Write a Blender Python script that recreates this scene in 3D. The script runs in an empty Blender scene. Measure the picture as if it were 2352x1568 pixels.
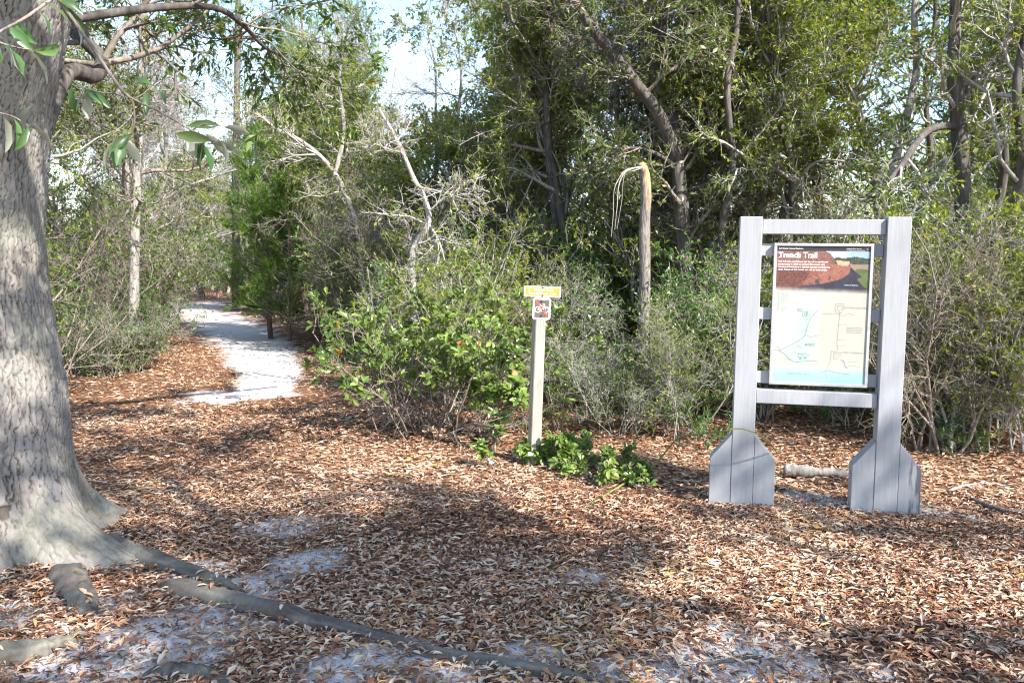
import bpy, math
import numpy as np
from mathutils import Vector

# ------------------------------------------------------------------ camera, sky, sun, exposure
scene = bpy.context.scene
COL = scene.collection
R = math.radians
CAM_H = 1.66
FPX = 2036.0                      # focal length in pixels of a 2352 px wide frame
PITCH = math.atan((784 - 600) / FPX)

cam_data = bpy.data.cameras.new('camera')
cam_data.sensor_width = 36.0
cam_data.lens = 36.0 * FPX / 2352.0
cam_data.clip_end = 2000.0
cam = bpy.data.objects.new('camera', cam_data)
cam.location = (0, 0, CAM_H)
cam.rotation_euler = (math.pi / 2 - PITCH, 0, 0)
COL.objects.link(cam)
scene.camera = cam

SUN = np.array([0.52, -0.56, 0.64]); SUN = SUN / np.linalg.norm(SUN)   # towards the sun
SUN_EL = math.asin(SUN[2]); SUN_AZ = math.atan2(SUN[0], SUN[1])

world = bpy.data.worlds.new('World'); scene.world = world
world.use_nodes = True
wn = world.node_tree.nodes; wl = world.node_tree.links
sky = wn.new('ShaderNodeTexSky'); sky.sky_type = 'NISHITA'; sky.sun_disc = False
sky.sun_elevation = SUN_EL; sky.sun_rotation = SUN_AZ
sky.air_density = 1.0; sky.dust_density = 0.6; sky.ozone_density = 1.0
bg = wn['Background']; bg.inputs['Strength'].default_value = 0.15
wl.new(sky.outputs['Color'], bg.inputs['Color'])

sun_data = bpy.data.lights.new('sun', 'SUN')
sun_data.energy = 5.0; sun_data.angle = R(0.5); sun_data.color = (1.0, 0.945, 0.88)
sun = bpy.data.objects.new('sun', sun_data)
sun.rotation_euler = Vector(SUN).to_track_quat('Z', 'Y').to_euler()
sun.location = (8, -6, 12)
COL.objects.link(sun)

scene.view_settings.view_transform = 'Standard'
scene.view_settings.look = 'None'
scene.view_settings.gamma = 1.0
scene.view_settings.exposure = 1.42
scene.cycles.use_denoising = True
scene.cycles.filter_width = 1.15
scene.cycles.max_bounces = 6
scene.cycles.diffuse_bounces = 3
scene.cycles.glossy_bounces = 2
scene.cycles.transmission_bounces = 3
scene.cycles.sample_clamp_indirect = 6.0

# ------------------------------------------------------------------ pixel helpers (2352 x 1568 frame of the photograph)
CP, SP = math.cos(PITCH), math.sin(PITCH)
def ray(u, v):
    a = (u - 1176) / FPX; b = (784 - v) / FPX
    return np.array([a, CP + b * SP, -SP + b * CP])
def P(u, v, y):                                   # point on the ray at world depth y
    d = ray(u, v); return np.array([0, 0, CAM_H]) + d * (y / d[1])
def G(u, v, z=0.0):                               # point on the ground
    d = ray(u, v); return np.array([0, 0, CAM_H]) + d * ((z - CAM_H) / d[2])

# ------------------------------------------------------------------ noise
def _hash(ix, iy, iz, seed):
    h = (ix.astype(np.int64) * 374761393 + iy.astype(np.int64) * 668265263 + iz.astype(np.int64) * 2147483647 + seed * 1274126177) & 0xffffffff
    h = ((h ^ (h >> 13)) * 1274126177) & 0xffffffff
    h = ((h ^ (h >> 16)) * 2246822519) & 0xffffffff
    return ((h ^ (h >> 15)) & 0xffff) / 65535.0
def noise2(x, y, seed=0):
    x = np.asarray(x, float); y = np.asarray(y, float)
    ix = np.floor(x); iy = np.floor(y); fx = x - ix; fy = y - iy
    fx = fx * fx * (3 - 2 * fx); fy = fy * fy * (3 - 2 * fy); z = np.zeros_like(ix)
    a = _hash(ix, iy, z, seed); b = _hash(ix + 1, iy, z, seed); c = _hash(ix, iy + 1, z, seed); d = _hash(ix + 1, iy + 1, z, seed)
    return (a * (1 - fx) + b * fx) * (1 - fy) + (c * (1 - fx) + d * fx) * fy
def fbm2(x, y, seed=0, oct=3):
    s = 0; a = 0.5; t = 0
    for k in range(oct):
        s = s + a * noise2(np.asarray(x) * 2 ** k, np.asarray(y) * 2 ** k, seed + k); t += a; a *= 0.5
    return s / t
def smooth(a, b, x):
    t = np.clip((x - a) / (b - a), 0, 1); return t * t * (3 - 2 * t)

# ------------------------------------------------------------------ mesh helpers
def mesh_from(name, V, faces, rnd=None, smooth_shade=False, mats=(), col=None):
    """V (n,3); faces: list of (m,k) int arrays; rnd: per-vertex float attribute"""
    me = bpy.data.meshes.new(name)
    V = np.ascontiguousarray(V, np.float32)
    me.vertices.add(len(V)); me.vertices.foreach_set('co', V.ravel())
    faces = [np.asarray(f, np.int32) for f in faces if len(f)]
    idx = np.concatenate([f.ravel() for f in faces])
    tot = np.concatenate([np.full(len(f), f.shape[1], np.int32) for f in faces])
    st = np.concatenate([[0], np.cumsum(tot)[:-1]]).astype(np.int32)
    me.loops.add(len(idx)); me.loops.foreach_set('vertex_index', idx)
    me.polygons.add(len(tot)); me.polygons.foreach_set('loop_start', st)
    me.polygons.foreach_set('use_smooth', np.full(len(tot), bool(smooth_shade)))
    if rnd is not None:
        at = me.attributes.new('rnd', 'FLOAT', 'POINT'); at.data.foreach_set('value', np.ascontiguousarray(rnd, np.float32))
    if col is not None:
        at = me.attributes.new('print', 'FLOAT_COLOR', 'POINT'); at.data.foreach_set('color', np.ascontiguousarray(col, np.float32).ravel())
    for m in mats: me.materials.append(m)
    me.update(calc_edges=True)
    return me

class MB:
    """collects geometry for one mesh"""
    def __init__(s): s.V = []; s.F = {}; s.R = []; s.n = 0
    def add(s, V, faces, rnd=None):
        V = np.asarray(V, float).reshape(-1, 3)
        for f in faces:
            f = np.asarray(f, int)
            if len(f): s.F.setdefault(f.shape[1], []).append(f + s.n)
        s.V.append(V); s.R.append(np.zeros(len(V)) if rnd is None else np.asarray(rnd, float) * np.ones(len(V))); s.n += len(V)
        return s
    def mesh(s, name, mat, smooth_shade=False):
        return mesh_from(name, np.concatenate(s.V), [np.concatenate(f) for f in s.F.values()], np.concatenate(s.R), smooth_shade, (mat,))

def box(cx, cy, cz, sx, sy, sz, bev=0.0):
    """bevelled box as verts, faces"""
    hx, hy, hz = sx / 2, sy / 2, sz / 2
    if bev <= 0:
        V = np.array([[x, y, z] for z in (-hz, hz) for y in (-hy, hy) for x in (-hx, hx)]) + [cx, cy, cz]
        F = [np.array([[0, 2, 3, 1], [4, 5, 7, 6], [0, 1, 5, 4], [2, 6, 7, 3], [0, 4, 6, 2], [1, 3, 7, 5]])]
        return V, F
    import bmesh
    bm = bmesh.new(); bmesh.ops.create_cube(bm, size=1)
    for v in bm.verts: v.co = (v.co.x * sx, v.co.y * sy, v.co.z * sz)
    bmesh.ops.bevel(bm, geom=bm.edges[:], offset=bev, segments=1, affect='EDGES', profile=0.5)
    return bm_out(bm, (cx, cy, cz))
def bm_out(bm, off=(0, 0, 0)):
    bm.verts.ensure_lookup_table(); bm.verts.index_update()
    V = np.array([v.co[:] for v in bm.verts]) + np.array(off)
    d = {}
    for f in bm.faces:
        ix = [v.index for v in f.verts]
        d.setdefault(len(ix), []).append(ix)
    bm.free()
    return V, [np.array(x) for x in d.values()]
def prism(outline, y0, y1, bev=0.0):
    """polygon outline in (x, z) extruded from y0 (front) to y1"""
    import bmesh
    bm = bmesh.new()
    vs = [bm.verts.new((x, y0, z)) for x, z in outline]
    f = bm.faces.new(vs); bm.normal_update()
    r = bmesh.ops.extrude_face_region(bm, geom=[f])
    for e in r['geom']:
        if isinstance(e, bmesh.types.BMVert): e.co.y = y1
    if bev: bmesh.ops.bevel(bm, geom=bm.edges[:], offset=bev, segments=1, affect='EDGES', profile=0.5)
    bmesh.ops.recalc_face_normals(bm, faces=bm.faces[:])
    return bm_out(bm)

def norm(a): return a / (np.linalg.norm(a, axis=-1, keepdims=True) + 1e-9)

def tubes(pts, rad, sides, rnd=None, cap=False):
    """pts (N,K,3), rad (N,K) -> verts, quads"""
    N, K, _ = pts.shape
    tan = np.empty_like(pts)
    tan[:, 1:-1] = pts[:, 2:] - pts[:, :-2]; tan[:, 0] = pts[:, 1] - pts[:, 0]; tan[:, -1] = pts[:, -1] - pts[:, -2]
    tan = norm(tan)
    mean = norm(pts[:, -1] - pts[:, 0])
    ref = np.where(np.abs(mean[:, 2:3]) > 0.8, np.array([[1.0, 0, 0]]), np.array([[0, 0, 1.0]]))[:, None, :]
    b = norm(np.cross(tan, ref)); c = np.cross(tan, b)
    a = np.arange(sides) * 2 * math.pi / sides
    ring = pts[:, :, None, :] + rad[:, :, None, None] * (b[:, :, None, :] * np.cos(a)[None, None, :, None] + c[:, :, None, :] * np.sin(a)[None, None, :, None])
    V = ring.reshape(-1, 3)
    base = (np.arange(N) * K * sides)[:, None, None] + (np.arange(K - 1) * sides)[None, :, None]
    j = np.arange(sides)[None, None, :]; j2 = (j + 1) % sides
    F = np.stack([base + j, base + j2, base + sides + j2, base + sides + j], -1).reshape(-1, 4)
    fs = [F]
    if cap:
        e = ((np.arange(N) * K + K - 1) * sides)[:, None] + np.arange(sides)[None, :]
        s = ((np.arange(N) * K) * sides)[:, None] + np.arange(sides)[None, ::-1]
        fs += [e, s]
    r = None
    if rnd is not None: r = np.repeat(rnd, K * sides)
    return V, fs, r

def resample(pts, K):
    pts = np.asarray(pts, float)
    n = len(pts)
    # Catmull-Rom
    ext = np.vstack([2 * pts[0] - pts[1], pts, 2 * pts[-1] - pts[-2]])
    t = np.linspace(0, n - 1, K); i = np.minimum(t.astype(int), n - 2); f = (t - i)[:, None]
    p0, p1, p2, p3 = ext[i], ext[i + 1], ext[i + 2], ext[i + 3]
    return 0.5 * ((2 * p1) + (-p0 + p2) * f + (2 * p0 - 5 * p1 + 4 * p2 - p3) * f ** 2 + (-p0 + 3 * p1 - 3 * p2 + p3) * f ** 3)

def children(rng, pts, rad, n, t0, t1, ang, ang_sd, length, up=0.0, wig=0.25, K=5, rk=0.6, rmin=0.002, tip=0.25, droop=0.0, tpow=1.0, taper=0.5):
    """next branching level, all at once"""
    N, Kp, _ = pts.shape
    M = N * n
    pi = np.repeat(np.arange(N), n)
    t = t0 + (t1 - t0) * rng.random(M) ** tpow
    x = t * (Kp - 1); i = np.minimum(x.astype(int), Kp - 2); f = (x - i)[:, None]
    pos = pts[pi, i] * (1 - f) + pts[pi, i + 1] * f
    tan = norm(pts[pi, i + 1] - pts[pi, i])
    pr = rad[pi, i] * (1 - f[:, 0]) + rad[pi, i + 1] * f[:, 0]
    rv = rng.normal(size=(M, 3)); perp = norm(rv - (rv * tan).sum(1, keepdims=True) * tan)
    a = rng.normal(ang, ang_sd, M)[:, None]
    d = norm(tan * np.cos(a) + perp * np.sin(a) + np.array([0, 0, up]))
    L = length * (0.45 + 0.8 * rng.random(M)) * (1 - taper * t)
    out = np.empty((M, K, 3)); out[:, 0] = pos
    cur = d
    for k in range(1, K):
        cur = norm(cur + rng.normal(0, wig, (M, 3)) + np.array([0, 0, up * 0.3 - droop]))
        out[:, k] = out[:, k - 1] + cur * (L / (K - 1))[:, None]
    r0 = np.maximum(np.minimum(pr * rk, L * 0.03 + 0.001), rmin)
    r = r0[:, None] * np.linspace(1, tip, K)[None, :]
    return out, np.maximum(r, rmin * 0.6)

def clump(p, s, seed=0):
    return (noise2(p[:, 0] * s, p[:, 1] * s, 201 + seed) + noise2(p[:, 1] * s + 40, p[:, 2] * s, 202 + seed) + noise2(p[:, 0] * s + 90, p[:, 2] * s, 203 + seed)) / 3
# leaf templates: (along, across, normal)
LEAF2 = (np.array([[0, 0, 0], [.45, .5, .0], [1, 0, -.05], [.45, -.5, 0]]), [np.array([[0, 2, 1], [0, 3, 2]])])
LEAF4 = (np.array([[0, 0, 0], [.45, .5, .08], [.5, 0, 0], [.45, -.5, .08], [1, 0, -.10]]), [np.array([[0, 2, 1], [0, 3, 2], [2, 4, 1], [2, 3, 4]])])
LEAF8 = (np.array([[0, 0, 0], [.36, 0, .03], [.74, 0, 0], [1, 0, -.09], [.30, .34, .10], [.68, .5, .10], [.30, -.34, .10], [.68, -.5, .10], [.92, .22, -.02], [.92, -.22, -.02]]),
         [np.array([[0, 1, 4], [0, 6, 1], [2, 3, 8], [2, 9, 3], [2, 8, 5], [2, 7, 9]]), np.array([[1, 2, 5, 4], [1, 6, 7, 2]])])

def leaves(rng, pos, d, nrm, length, width, template, rnd=None):
    T, F = template
    M = len(pos)
    d = norm(d); side = norm(np.cross(nrm, d)); n = np.cross(d, side)
    length = np.broadcast_to(length, (M,)); width = np.broadcast_to(width, (M,))
    V = pos[:, None, :] + (T[None, :, 0:1] * d[:, None, :] + T[None, :, 2:3] * n[:, None, :]) * length[:, None, None] + T[None, :, 1:2] * side[:, None, :] * width[:, None, None]
    off = (np.arange(M) * len(T))[:, None, None]
    fs = [(f[None] + off).reshape(-1, f.shape[1]) for f in F]
    if rnd is None: rnd = rng.random(M)
    return V.reshape(-1, 3), fs, np.repeat(rnd, len(T))

def along(rng, pts, m, t0=0.2, t1=1.0):
    N, K, _ = pts.shape
    pi = np.repeat(np.arange(N), m); M = len(pi)
    t = t0 + (t1 - t0) * rng.random(M)
    x = t * (K - 1); i = np.minimum(x.astype(int), K - 2); f = (x - i)[:, None]
    return pts[pi, i] * (1 - f) + pts[pi, i + 1] * f, norm(pts[pi, i + 1] - pts[pi, i]), pi

# ------------------------------------------------------------------ materials
def new_mat(name):
    m = bpy.data.materials.new(name); m.use_nodes = True
    nt = m.node_tree; b = nt.nodes['Principled BSDF']
    return m, nt, b
def ramp(nt, fac, stops):
    r = nt.nodes.new('ShaderNodeValToRGB')
    el = r.color_ramp.elements
    while len(el) < len(stops): el.new(0.5)
    for e, (p, c) in zip(el, stops): e.position = p; e.color = (*c, 1)
    nt.links.new(fac, r.inputs['Fac'])
    return r.outputs['Color']
def attr(nt, name='rnd'):
    a = nt.nodes.new('ShaderNodeAttribute'); a.attribute_name = name; return a
def tex_noise(nt, scale, detail=3, vec=None, rough=0.5):
    n = nt.nodes.new('ShaderNodeTexNoise'); n.inputs['Scale'].default_value = scale; n.inputs['Detail'].default_value = detail
    n.inputs['Roughness'].default_value = rough
    if vec is not None: nt.links.new(vec, n.inputs['Vector'])
    return n.outputs['Fac']
def mapping(nt, scale, coord='Object'):
    t = nt.nodes.new('ShaderNodeTexCoord'); m = nt.nodes.new('ShaderNodeMapping')
    m.inputs['Scale'].default_value = scale; nt.links.new(t.outputs[coord], m.inputs['Vector']); return m.outputs['Vector']
def mix(nt, fac, a, b, blend='MIX'):
    m = nt.nodes.new('ShaderNodeMix'); m.data_type = 'RGBA'; m.blend_type = blend
    for s, v in ((0, fac), (6, a), (7, b)):
        if isinstance(v, (int, float)): m.inputs[s].default_value = v
        elif isinstance(v, tuple): m.inputs[s].default_value = (*v, 1)
        else: nt.links.new(v, m.inputs[s])
    return m.outputs[2]
def bump(nt, b, h, strength=0.5, dist=0.01):
    n = nt.nodes.new('ShaderNodeBump'); n.inputs['Strength'].default_value = strength; n.inputs['Distance'].default_value = dist
    nt.links.new(h, n.inputs['Height']); nt.links.new(n.outputs['Normal'], b.inputs['Normal'])

def foliage_mat(name, stops, trans=0.3, rough=0.42, spec=0.4, back=None):
    m, nt, b = new_mat(name)
    c = ramp(nt, attr(nt).outputs['Fac'], stops)
    oi = nt.nodes.new('ShaderNodeObjectInfo')
    hs = nt.nodes.new('ShaderNodeHueSaturation')
    mr = nt.nodes.new('ShaderNodeMapRange'); mr.inputs['To Min'].default_value = 0.8; mr.inputs['To Max'].default_value = 1.25
    nt.links.new(oi.outputs['Random'], mr.inputs['Value']); nt.links.new(mr.outputs['Result'], hs.inputs['Value'])
    mr2 = nt.nodes.new('ShaderNodeMapRange'); mr2.inputs['To Min'].default_value = 0.485; mr2.inputs['To Max'].default_value = 0.51
    nt.links.new(oi.outputs['Random'], mr2.inputs['Value']); nt.links.new(mr2.outputs['Result'], hs.inputs['Hue'])
    nt.links.new(c, hs.inputs['Color']); c = hs.outputs['Color']
    if back is not None:
        ge = nt.nodes.new('ShaderNodeNewGeometry')
        c = mix(nt, ge.outputs['Backfacing'], c, back)
    nt.links.new(c, b.inputs['Base Color']); b.inputs['Roughness'].default_value = rough
    b.inputs['Specular IOR Level'].default_value = spec
    t = nt.nodes.new('ShaderNodeBsdfTranslucent')
    br = nt.nodes.new('ShaderNodeHueSaturation'); br.inputs['Value'].default_value = 1.6; br.inputs['Saturation'].default_value = 1.15
    nt.links.new(c, br.inputs['Color']); nt.links.new(br.outputs['Color'], t.inputs['Color'])
    ms = nt.nodes.new('ShaderNodeMixShader'); ms.inputs['Fac'].default_value = trans
    nt.links.new(b.outputs[0], ms.inputs[1]); nt.links.new(t.outputs[0], ms.inputs[2])
    nt.links.new(ms.outputs[0], nt.nodes['Material Output'].inputs['Surface'])
    return m

def bark_mat(name, dark, mid, pale, scale=9.0, stretch=0.25, bumpd=0.02):
    m, nt, b = new_mat(name)
    v = mapping(nt, (scale, scale, scale * stretch))
    n = tex_noise(nt, 2.2, 5, v, 0.65)
    n2 = tex_noise(nt, 1.3, 2, mapping(nt, (1.2, 1.2, 0.8)))
    c = ramp(nt, n, [(0.32, dark), (0.5, mid), (0.72, pale)])
    c = mix(nt, n2, c, mix(nt, 0.5, c, pale))
    nt.links.new(c, b.inputs['Base Color']); b.inputs['Roughness'].default_value = 0.9
    b.inputs['Specular IOR Level'].default_value = 0.15
    bump(nt, b, n, 0.9, bumpd)
    return m

MAT = {}
MAT['oak_leaf'] = foliage_mat('oak_leaf', [(0, (0.043, 0.083, 0.020)), (.45, (0.089, 0.143, 0.032)), (.8, (0.151, 0.200, 0.043)), (.96, (0.243, 0.243, 0.051)), (1, (0.429, 0.186, 0.043))], 0.32, 0.38, 0.5)
MAT['yellow_leaf'] = foliage_mat('yellow_leaf', [(0, (0.079, 0.122, 0.021)), (.5, (0.166, 0.216, 0.034)), (.9, (0.273, 0.287, 0.051)), (1, (0.460, 0.259, 0.043))], 0.4, 0.4, 0.45)
MAT['shrub_leaf'] = foliage_mat('shrub_leaf', [(0, (0.032, 0.080, 0.020)), (.5, (0.072, 0.152, 0.032)), (.93, (0.131, 0.217, 0.043)), (.975, (0.203, 0.246, 0.043)), (1, (0.493, 0.145, 0.043))], 0.28, 0.33, 0.5)
MAT['bush_leaf'] = foliage_mat('bush_leaf', [(0, (0.068, 0.127, 0.031)), (.5, (0.129, 0.208, 0.045)), (.93, (0.209, 0.282, 0.062)), (.975, (0.419, 0.267, 0.052)), (1, (0.760, 0.163, 0.052))], 0.25, 0.30, 0.5)
MAT['grey_leaf'] = foliage_mat('grey_leaf', [(0, (.06, .075, .035)), (.6, (.12, .125, .06)), (.95, (.20, .17, .08)), (1, (.33, .15, .05))], 0.3, 0.5, 0.3)
MAT['needle'] = foliage_mat('needle', [(0, (0.062, 0.131, 0.020)), (.6, (0.117, 0.221, 0.033)), (1, (0.207, 0.276, 0.048))], 0.35, 0.45, 0.4)
MAT['twig_leaf'] = foliage_mat('twig_leaf', [(0, (.05, .11, .03)), (.6, (.08, .16, .05)), (1, (.12, .19, .06))], 0.25, 0.35, 0.5, back=(.30, .31, .22))
MAT['dark_bark'] = bark_mat('dark_bark', (.026, .021, .018), (.070, .059, .051), (.19, .175, .16))
MAT['grey_bark'] = bark_mat('grey_bark', (.09, .078, .066), (.21, .19, .17), (.42, .40, .37))
MAT['pine_bark'] = bark_mat('pine_bark', (.045, .03, .024), (.13, .085, .065), (.27, .20, .17))
MAT['pale_twig'] = bark_mat('pale_twig', (.20, .175, .150), (.34, .31, .28), (.52, .49, .46), 14)
MAT['brown_twig'] = bark_mat('brown_twig', (.09, .070, .055), (.20, .165, .135), (.36, .32, .28), 14)

# ------------------------------------------------------------------ scene bookkeeping
def obj(name, me, parent=None, loc=(0, 0, 0), rot=(0, 0, 0), scale=(1, 1, 1)):
    o = bpy.data.objects.new(name, me); COL.objects.link(o)
    o.location = tuple(float(x) for x in loc); o.rotation_euler = rot
    o.scale = (scale,) * 3 if isinstance(scale, (int, float)) else scale
    if parent is not None: o.parent = parent
    return o
def tag(o, label=None, cat=None, group=None, kind=None):
    if label: o['label'] = label
    if cat: o['category'] = cat
    if group: o['group'] = group
    if kind: o['kind'] = kind
    return o
def thing(name, label, cat, loc=(0, 0, 0), rot=(0, 0, 0), group=None, scale=1.0):
    return tag(obj(name, None, None, loc, rot, scale), label, cat, group)

# ------------------------------------------------------------------ the ground
SAND = []     # (x, y, radius x, radius y, strength)
def sand_px(u, v, r, s=1.0, ry=None):
    g = G(u, v); SAND.append((g[0], g[1], r, ry or r, s))
PATH = [G(u, v)[:2] for u, v in ((600, 905), (620, 870), (612, 838), (592, 800), (545, 762), (500, 738), (455, 712), (436, 695))]
PATH += [np.array([-17.0, 39.5]), np.array([-20.0, 45.0]), np.array([-21.5, 54.0]), np.array([-21.3, 62.0]), np.array([-24.0, 70.0])]
PATH_W = [.40, .50, .62, .75, .95, 1.0, 1.0, 1.0, .95, .95, .95, .95, .95]
PTS = resample(np.column_stack([np.array(PATH), PATH_W]), 160)
def path_dist(x, y):
    x = np.asarray(x, float).ravel(); y = np.asarray(y, float).ravel()
    best = np.full(len(x), 1e9); bw = np.ones(len(x))
    for px, py, w in PTS:
        d = np.hypot(x - px, y - py); m = d < best; best[m] = d[m]; bw[m] = w
    return best, bw
for u, v, r in ((540, 915, .55), (470, 905, .4), (640, 905, .35), (300, 1450, .42), (190, 1520, .40), (420, 1440, .34), (330, 1520, .34), (450, 1310, .24), (640, 1213, .30),
                (700, 1290, .26), (560, 1355, .26), (480, 1390, .2), (1240, 1502, .22), (1560, 1548, .36), (1420, 1545, .25), (1640, 1442, .16), (1850, 1525, .34), (1700, 1530, .25),
                (1350, 1330, .16), (1870, 1148, .30), (2150, 1172, .32), (1790, 1160, .2), (930, 1500, .22), (760, 1545, .22), (1020, 1540, .2), (20, 1420, .22), (640, 1420, .18), (1960, 1545, .25), (250, 1400, .3)):
    sand_px(u, v, r)

def sand_mask(x, y):
    x = np.asarray(x, float); y = np.asarray(y, float); sh = x.shape
    x = x.ravel(); y = y.ravel()
    m = np.zeros(len(x))
    for sx, sy, rx, ry, s in SAND:
        m = np.maximum(m, s * np.exp(-((x - sx) / rx) ** 2 - ((y - sy) / ry) ** 2))
    d, w = path_dist(x, y)
    m = np.maximum(m, 1.15 * smooth(1.25, 0.55, d / w))
    n = fbm2(x * 2.2, y * 2.2, 11, 4)
    return smooth(0.42, 0.72, m * 0.75 + (n - 0.5) * 0.85 + 0.12 * (m > 0.05)).reshape(sh)

def ground_z(x, y):
    x = np.asarray(x, float); y = np.asarray(y, float)
    z = (fbm2(x * 0.55 + 3, y * 0.55, 5, 3) - 0.5) * 0.09 + (fbm2(x * 3, y * 3, 9, 2) - 0.5) * 0.025
    return z * smooth(0.5, 4.0, np.hypot(x, y - 1)) * 1.0

def axis(core0, core1, step, far):
    a = list(np.arange(core0, core1 + 1e-6, step)); s = step; x = core1
    while x < far: s *= 1.12; x += s; a.append(x)
    s = step; x = core0; left = []
    while x > -far: s *= 1.12; x -= s; left.append(x)
    return np.array(left[::-1] + a)
gx = axis(-6.0, 6.0, 0.065, 600); gy = axis(2.2, 12.0, 0.075, 600)
GX, GY = np.meshgrid(gx, gy)
GZ = ground_z(GX, GY)
nx, ny = len(gx), len(gy)
ii = (np.arange(ny - 1)[:, None] * nx + np.arange(nx - 1)[None, :]).ravel()
GF = np.stack([ii, ii + 1, ii + nx + 1, ii + nx], -1)
gm, nt, b = new_mat('ground')
a = attr(nt)
n1 = tex_noise(nt, 60, 6, mapping(nt, (1, 1, 1)), 0.7); n2 = tex_noise(nt, 9, 5, mapping(nt, (1, 1, 1)), 0.65)
sandc = ramp(nt, n1, [(.30, (.30, .26, .24)), (.42, (.50, .475, .455)), (.62, (.60, .585, .575))])
hum = ramp(nt, n1, [(.30, (.030, .018, .012)), (.5, (.10, .055, .032)), (.75, (.27, .16, .10))])
far_leaf = ramp(nt, n2, [(.3, (.10, .05, .03)), (.55, (.26, .13, .07)), (.75, (.42, .27, .17))])
hum = mix(nt, 0.55, hum, far_leaf)
nt.links.new(mix(nt, a.outputs['Fac'], hum, sandc), b.inputs['Base Color'])
b.inputs['Roughness'].default_value = 0.95; b.inputs['Specular IOR Level'].default_value = 0.1
bump(nt, b, n1, 0.5, 0.006)
ground = obj('ground', mesh_from('ground', np.stack([GX, GY, GZ], -1).reshape(-1, 3), [GF], sand_mask(GX, GY).ravel(), True, (gm,)))
tag(ground, 'leaf-strewn forest floor with patches of bare white sand', 'ground', kind='structure')

# ------------------------------------------------------------------ leaf litter
def litter_mat():
    m, nt, b = new_mat('litter')
    a = attr(nt)
    c = ramp(nt, a.outputs['Fac'], [(0, (.085, .045, .032)), (.14, (.17, .082, .050)), (.28, (.31, .145, .075)), (.42, (.44, .225, .115)), (.55, (.47, .31, .20)), (.72, (.55, .42, .30)), (.95, (.64, .53, .41)), (1, (.58, .36, .10))])
    ge = nt.nodes.new('ShaderNodeNewGeometry')
    nt.links.new(c, b.inputs['Base Color']); b.inputs['Roughness'].default_value = 0.6; b.inputs['Specular IOR Level'].default_value = 0.25
    return m
MAT['litter'] = litter_mat()
rng = np.random.default_rng(4)
def scatter(n, y0, y1, margin=1.2):
    y = []; x = []
    # area-uniform inside the widening wedge of view
    yy = y0 + (y1 - y0) * rng.random(n * 3); w = 0.60 * yy + margin
    keep = rng.random(len(yy)) < w / w.max()
    yy = yy[keep][:n]; w = w[keep][:n]
    xx = (rng.random(len(yy)) * 2 - 1) * w
    return xx, yy
LV = MB()
near_leaf = []
def litter(n, y0, y1, L, tmpl, small=False, margin=1.2):
    x, y = scatter(n, y0, y1, margin)
    s = sand_mask(x, y)
    nn = fbm2(x * 1.3, y * 1.3, 31, 3)
    keep = rng.random(len(x)) < ((0.25 + 0.75 * s) if small else (1 - 0.62 * s) * (0.55 + 0.9 * nn))
    d, w = path_dist(x, y)
    keep &= (d / w + .9 * (fbm2(x * .9, y * .9, 44, 3) - .5) > 0.8) | (rng.random(len(x)) < 0.16)
    x = x[keep]; y = y[keep]; m = len(x)
    z = ground_z(x, y) + 0.004 + rng.random(m) ** 1.5 * (0.006 if small else 0.028)
    az = rng.random(m) * 2 * math.pi
    d = np.stack([np.cos(az), np.sin(az), rng.normal(0, .16, m)], -1)
    nrm = norm(np.stack([rng.normal(0, .28, m), rng.normal(0, .28, m), np.ones(m)], -1))
    ln = L * np.exp(rng.normal(0, .25, m)); wd = ln * rng.uniform(.20, .34, m)
    r = np.clip(rng.random(m) * .92 + .55 * (fbm2(x * 1.1 + 50, y * 1.1, 61, 3) - .5), 0, 1)
    if small: r = r * 0.5
    LV.add(*leaves(rng, np.stack([x, y, z], -1), d, nrm, ln, wd, tmpl, r))
litter(128000, 2.2, 6.2, .048, LEAF4)
litter(95000, 6.2, 10.0, .054, LEAF2)
litter(70000, 10.0, 18.0, .068, LEAF2)
litter(45000, 18.0, 45.0, .13, LEAF2)
litter(45000, 2.2, 6.0, .015, LEAF2, True)
litter(12000, 6.0, 11.0, .022, LEAF2, True)
lo = obj('leaf_litter', LV.mesh('leaf_litter', MAT['litter']))
tag(lo, 'brown and tan fallen oak leaves covering the forest floor', 'leaf litter', kind='stuff')
# the leaves that show largest, one by one
leaf_var = []
for k in range(8):
    V, F, r = leaves(rng, np.zeros((1, 3)), np.array([[1., 0, 0]]), np.array([[0, 0, 1.]]), np.array([1.0]), np.array([rng.uniform(.26, .40)]), LEAF8, np.array([(.22, .36, .5, .62, .74, .84, .93, .99)[k]]))
    V[:, 2] += 0.16 * (k % 3 - 1) * (V[:, 0] - .5) ** 2
    leaf_var.append(mesh_from('fallen_leaf', V, F, r, False, (MAT['litter'],)))
for k in range(235):
    y = 2.55 + 1.6 * rng.random(); x = (rng.random() * 2 - 1) * (0.56 * y)
    o = obj('leaf', leaf_var[rng.integers(8)], ground, (x, y, float(ground_z(x, y)) + .026 + .012 * rng.random()), (rng.normal(0, .22), rng.normal(0, .2), rng.random() * 6.28), float(.046 + .018 * rng.random()))

# ------------------------------------------------------------------ plant prototypes
PROTO = {}
def level(mb, pr, sides, rng):
    mb.add(*tubes(pr[0], pr[1], sides, rng.random(len(pr[0]))))

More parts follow.
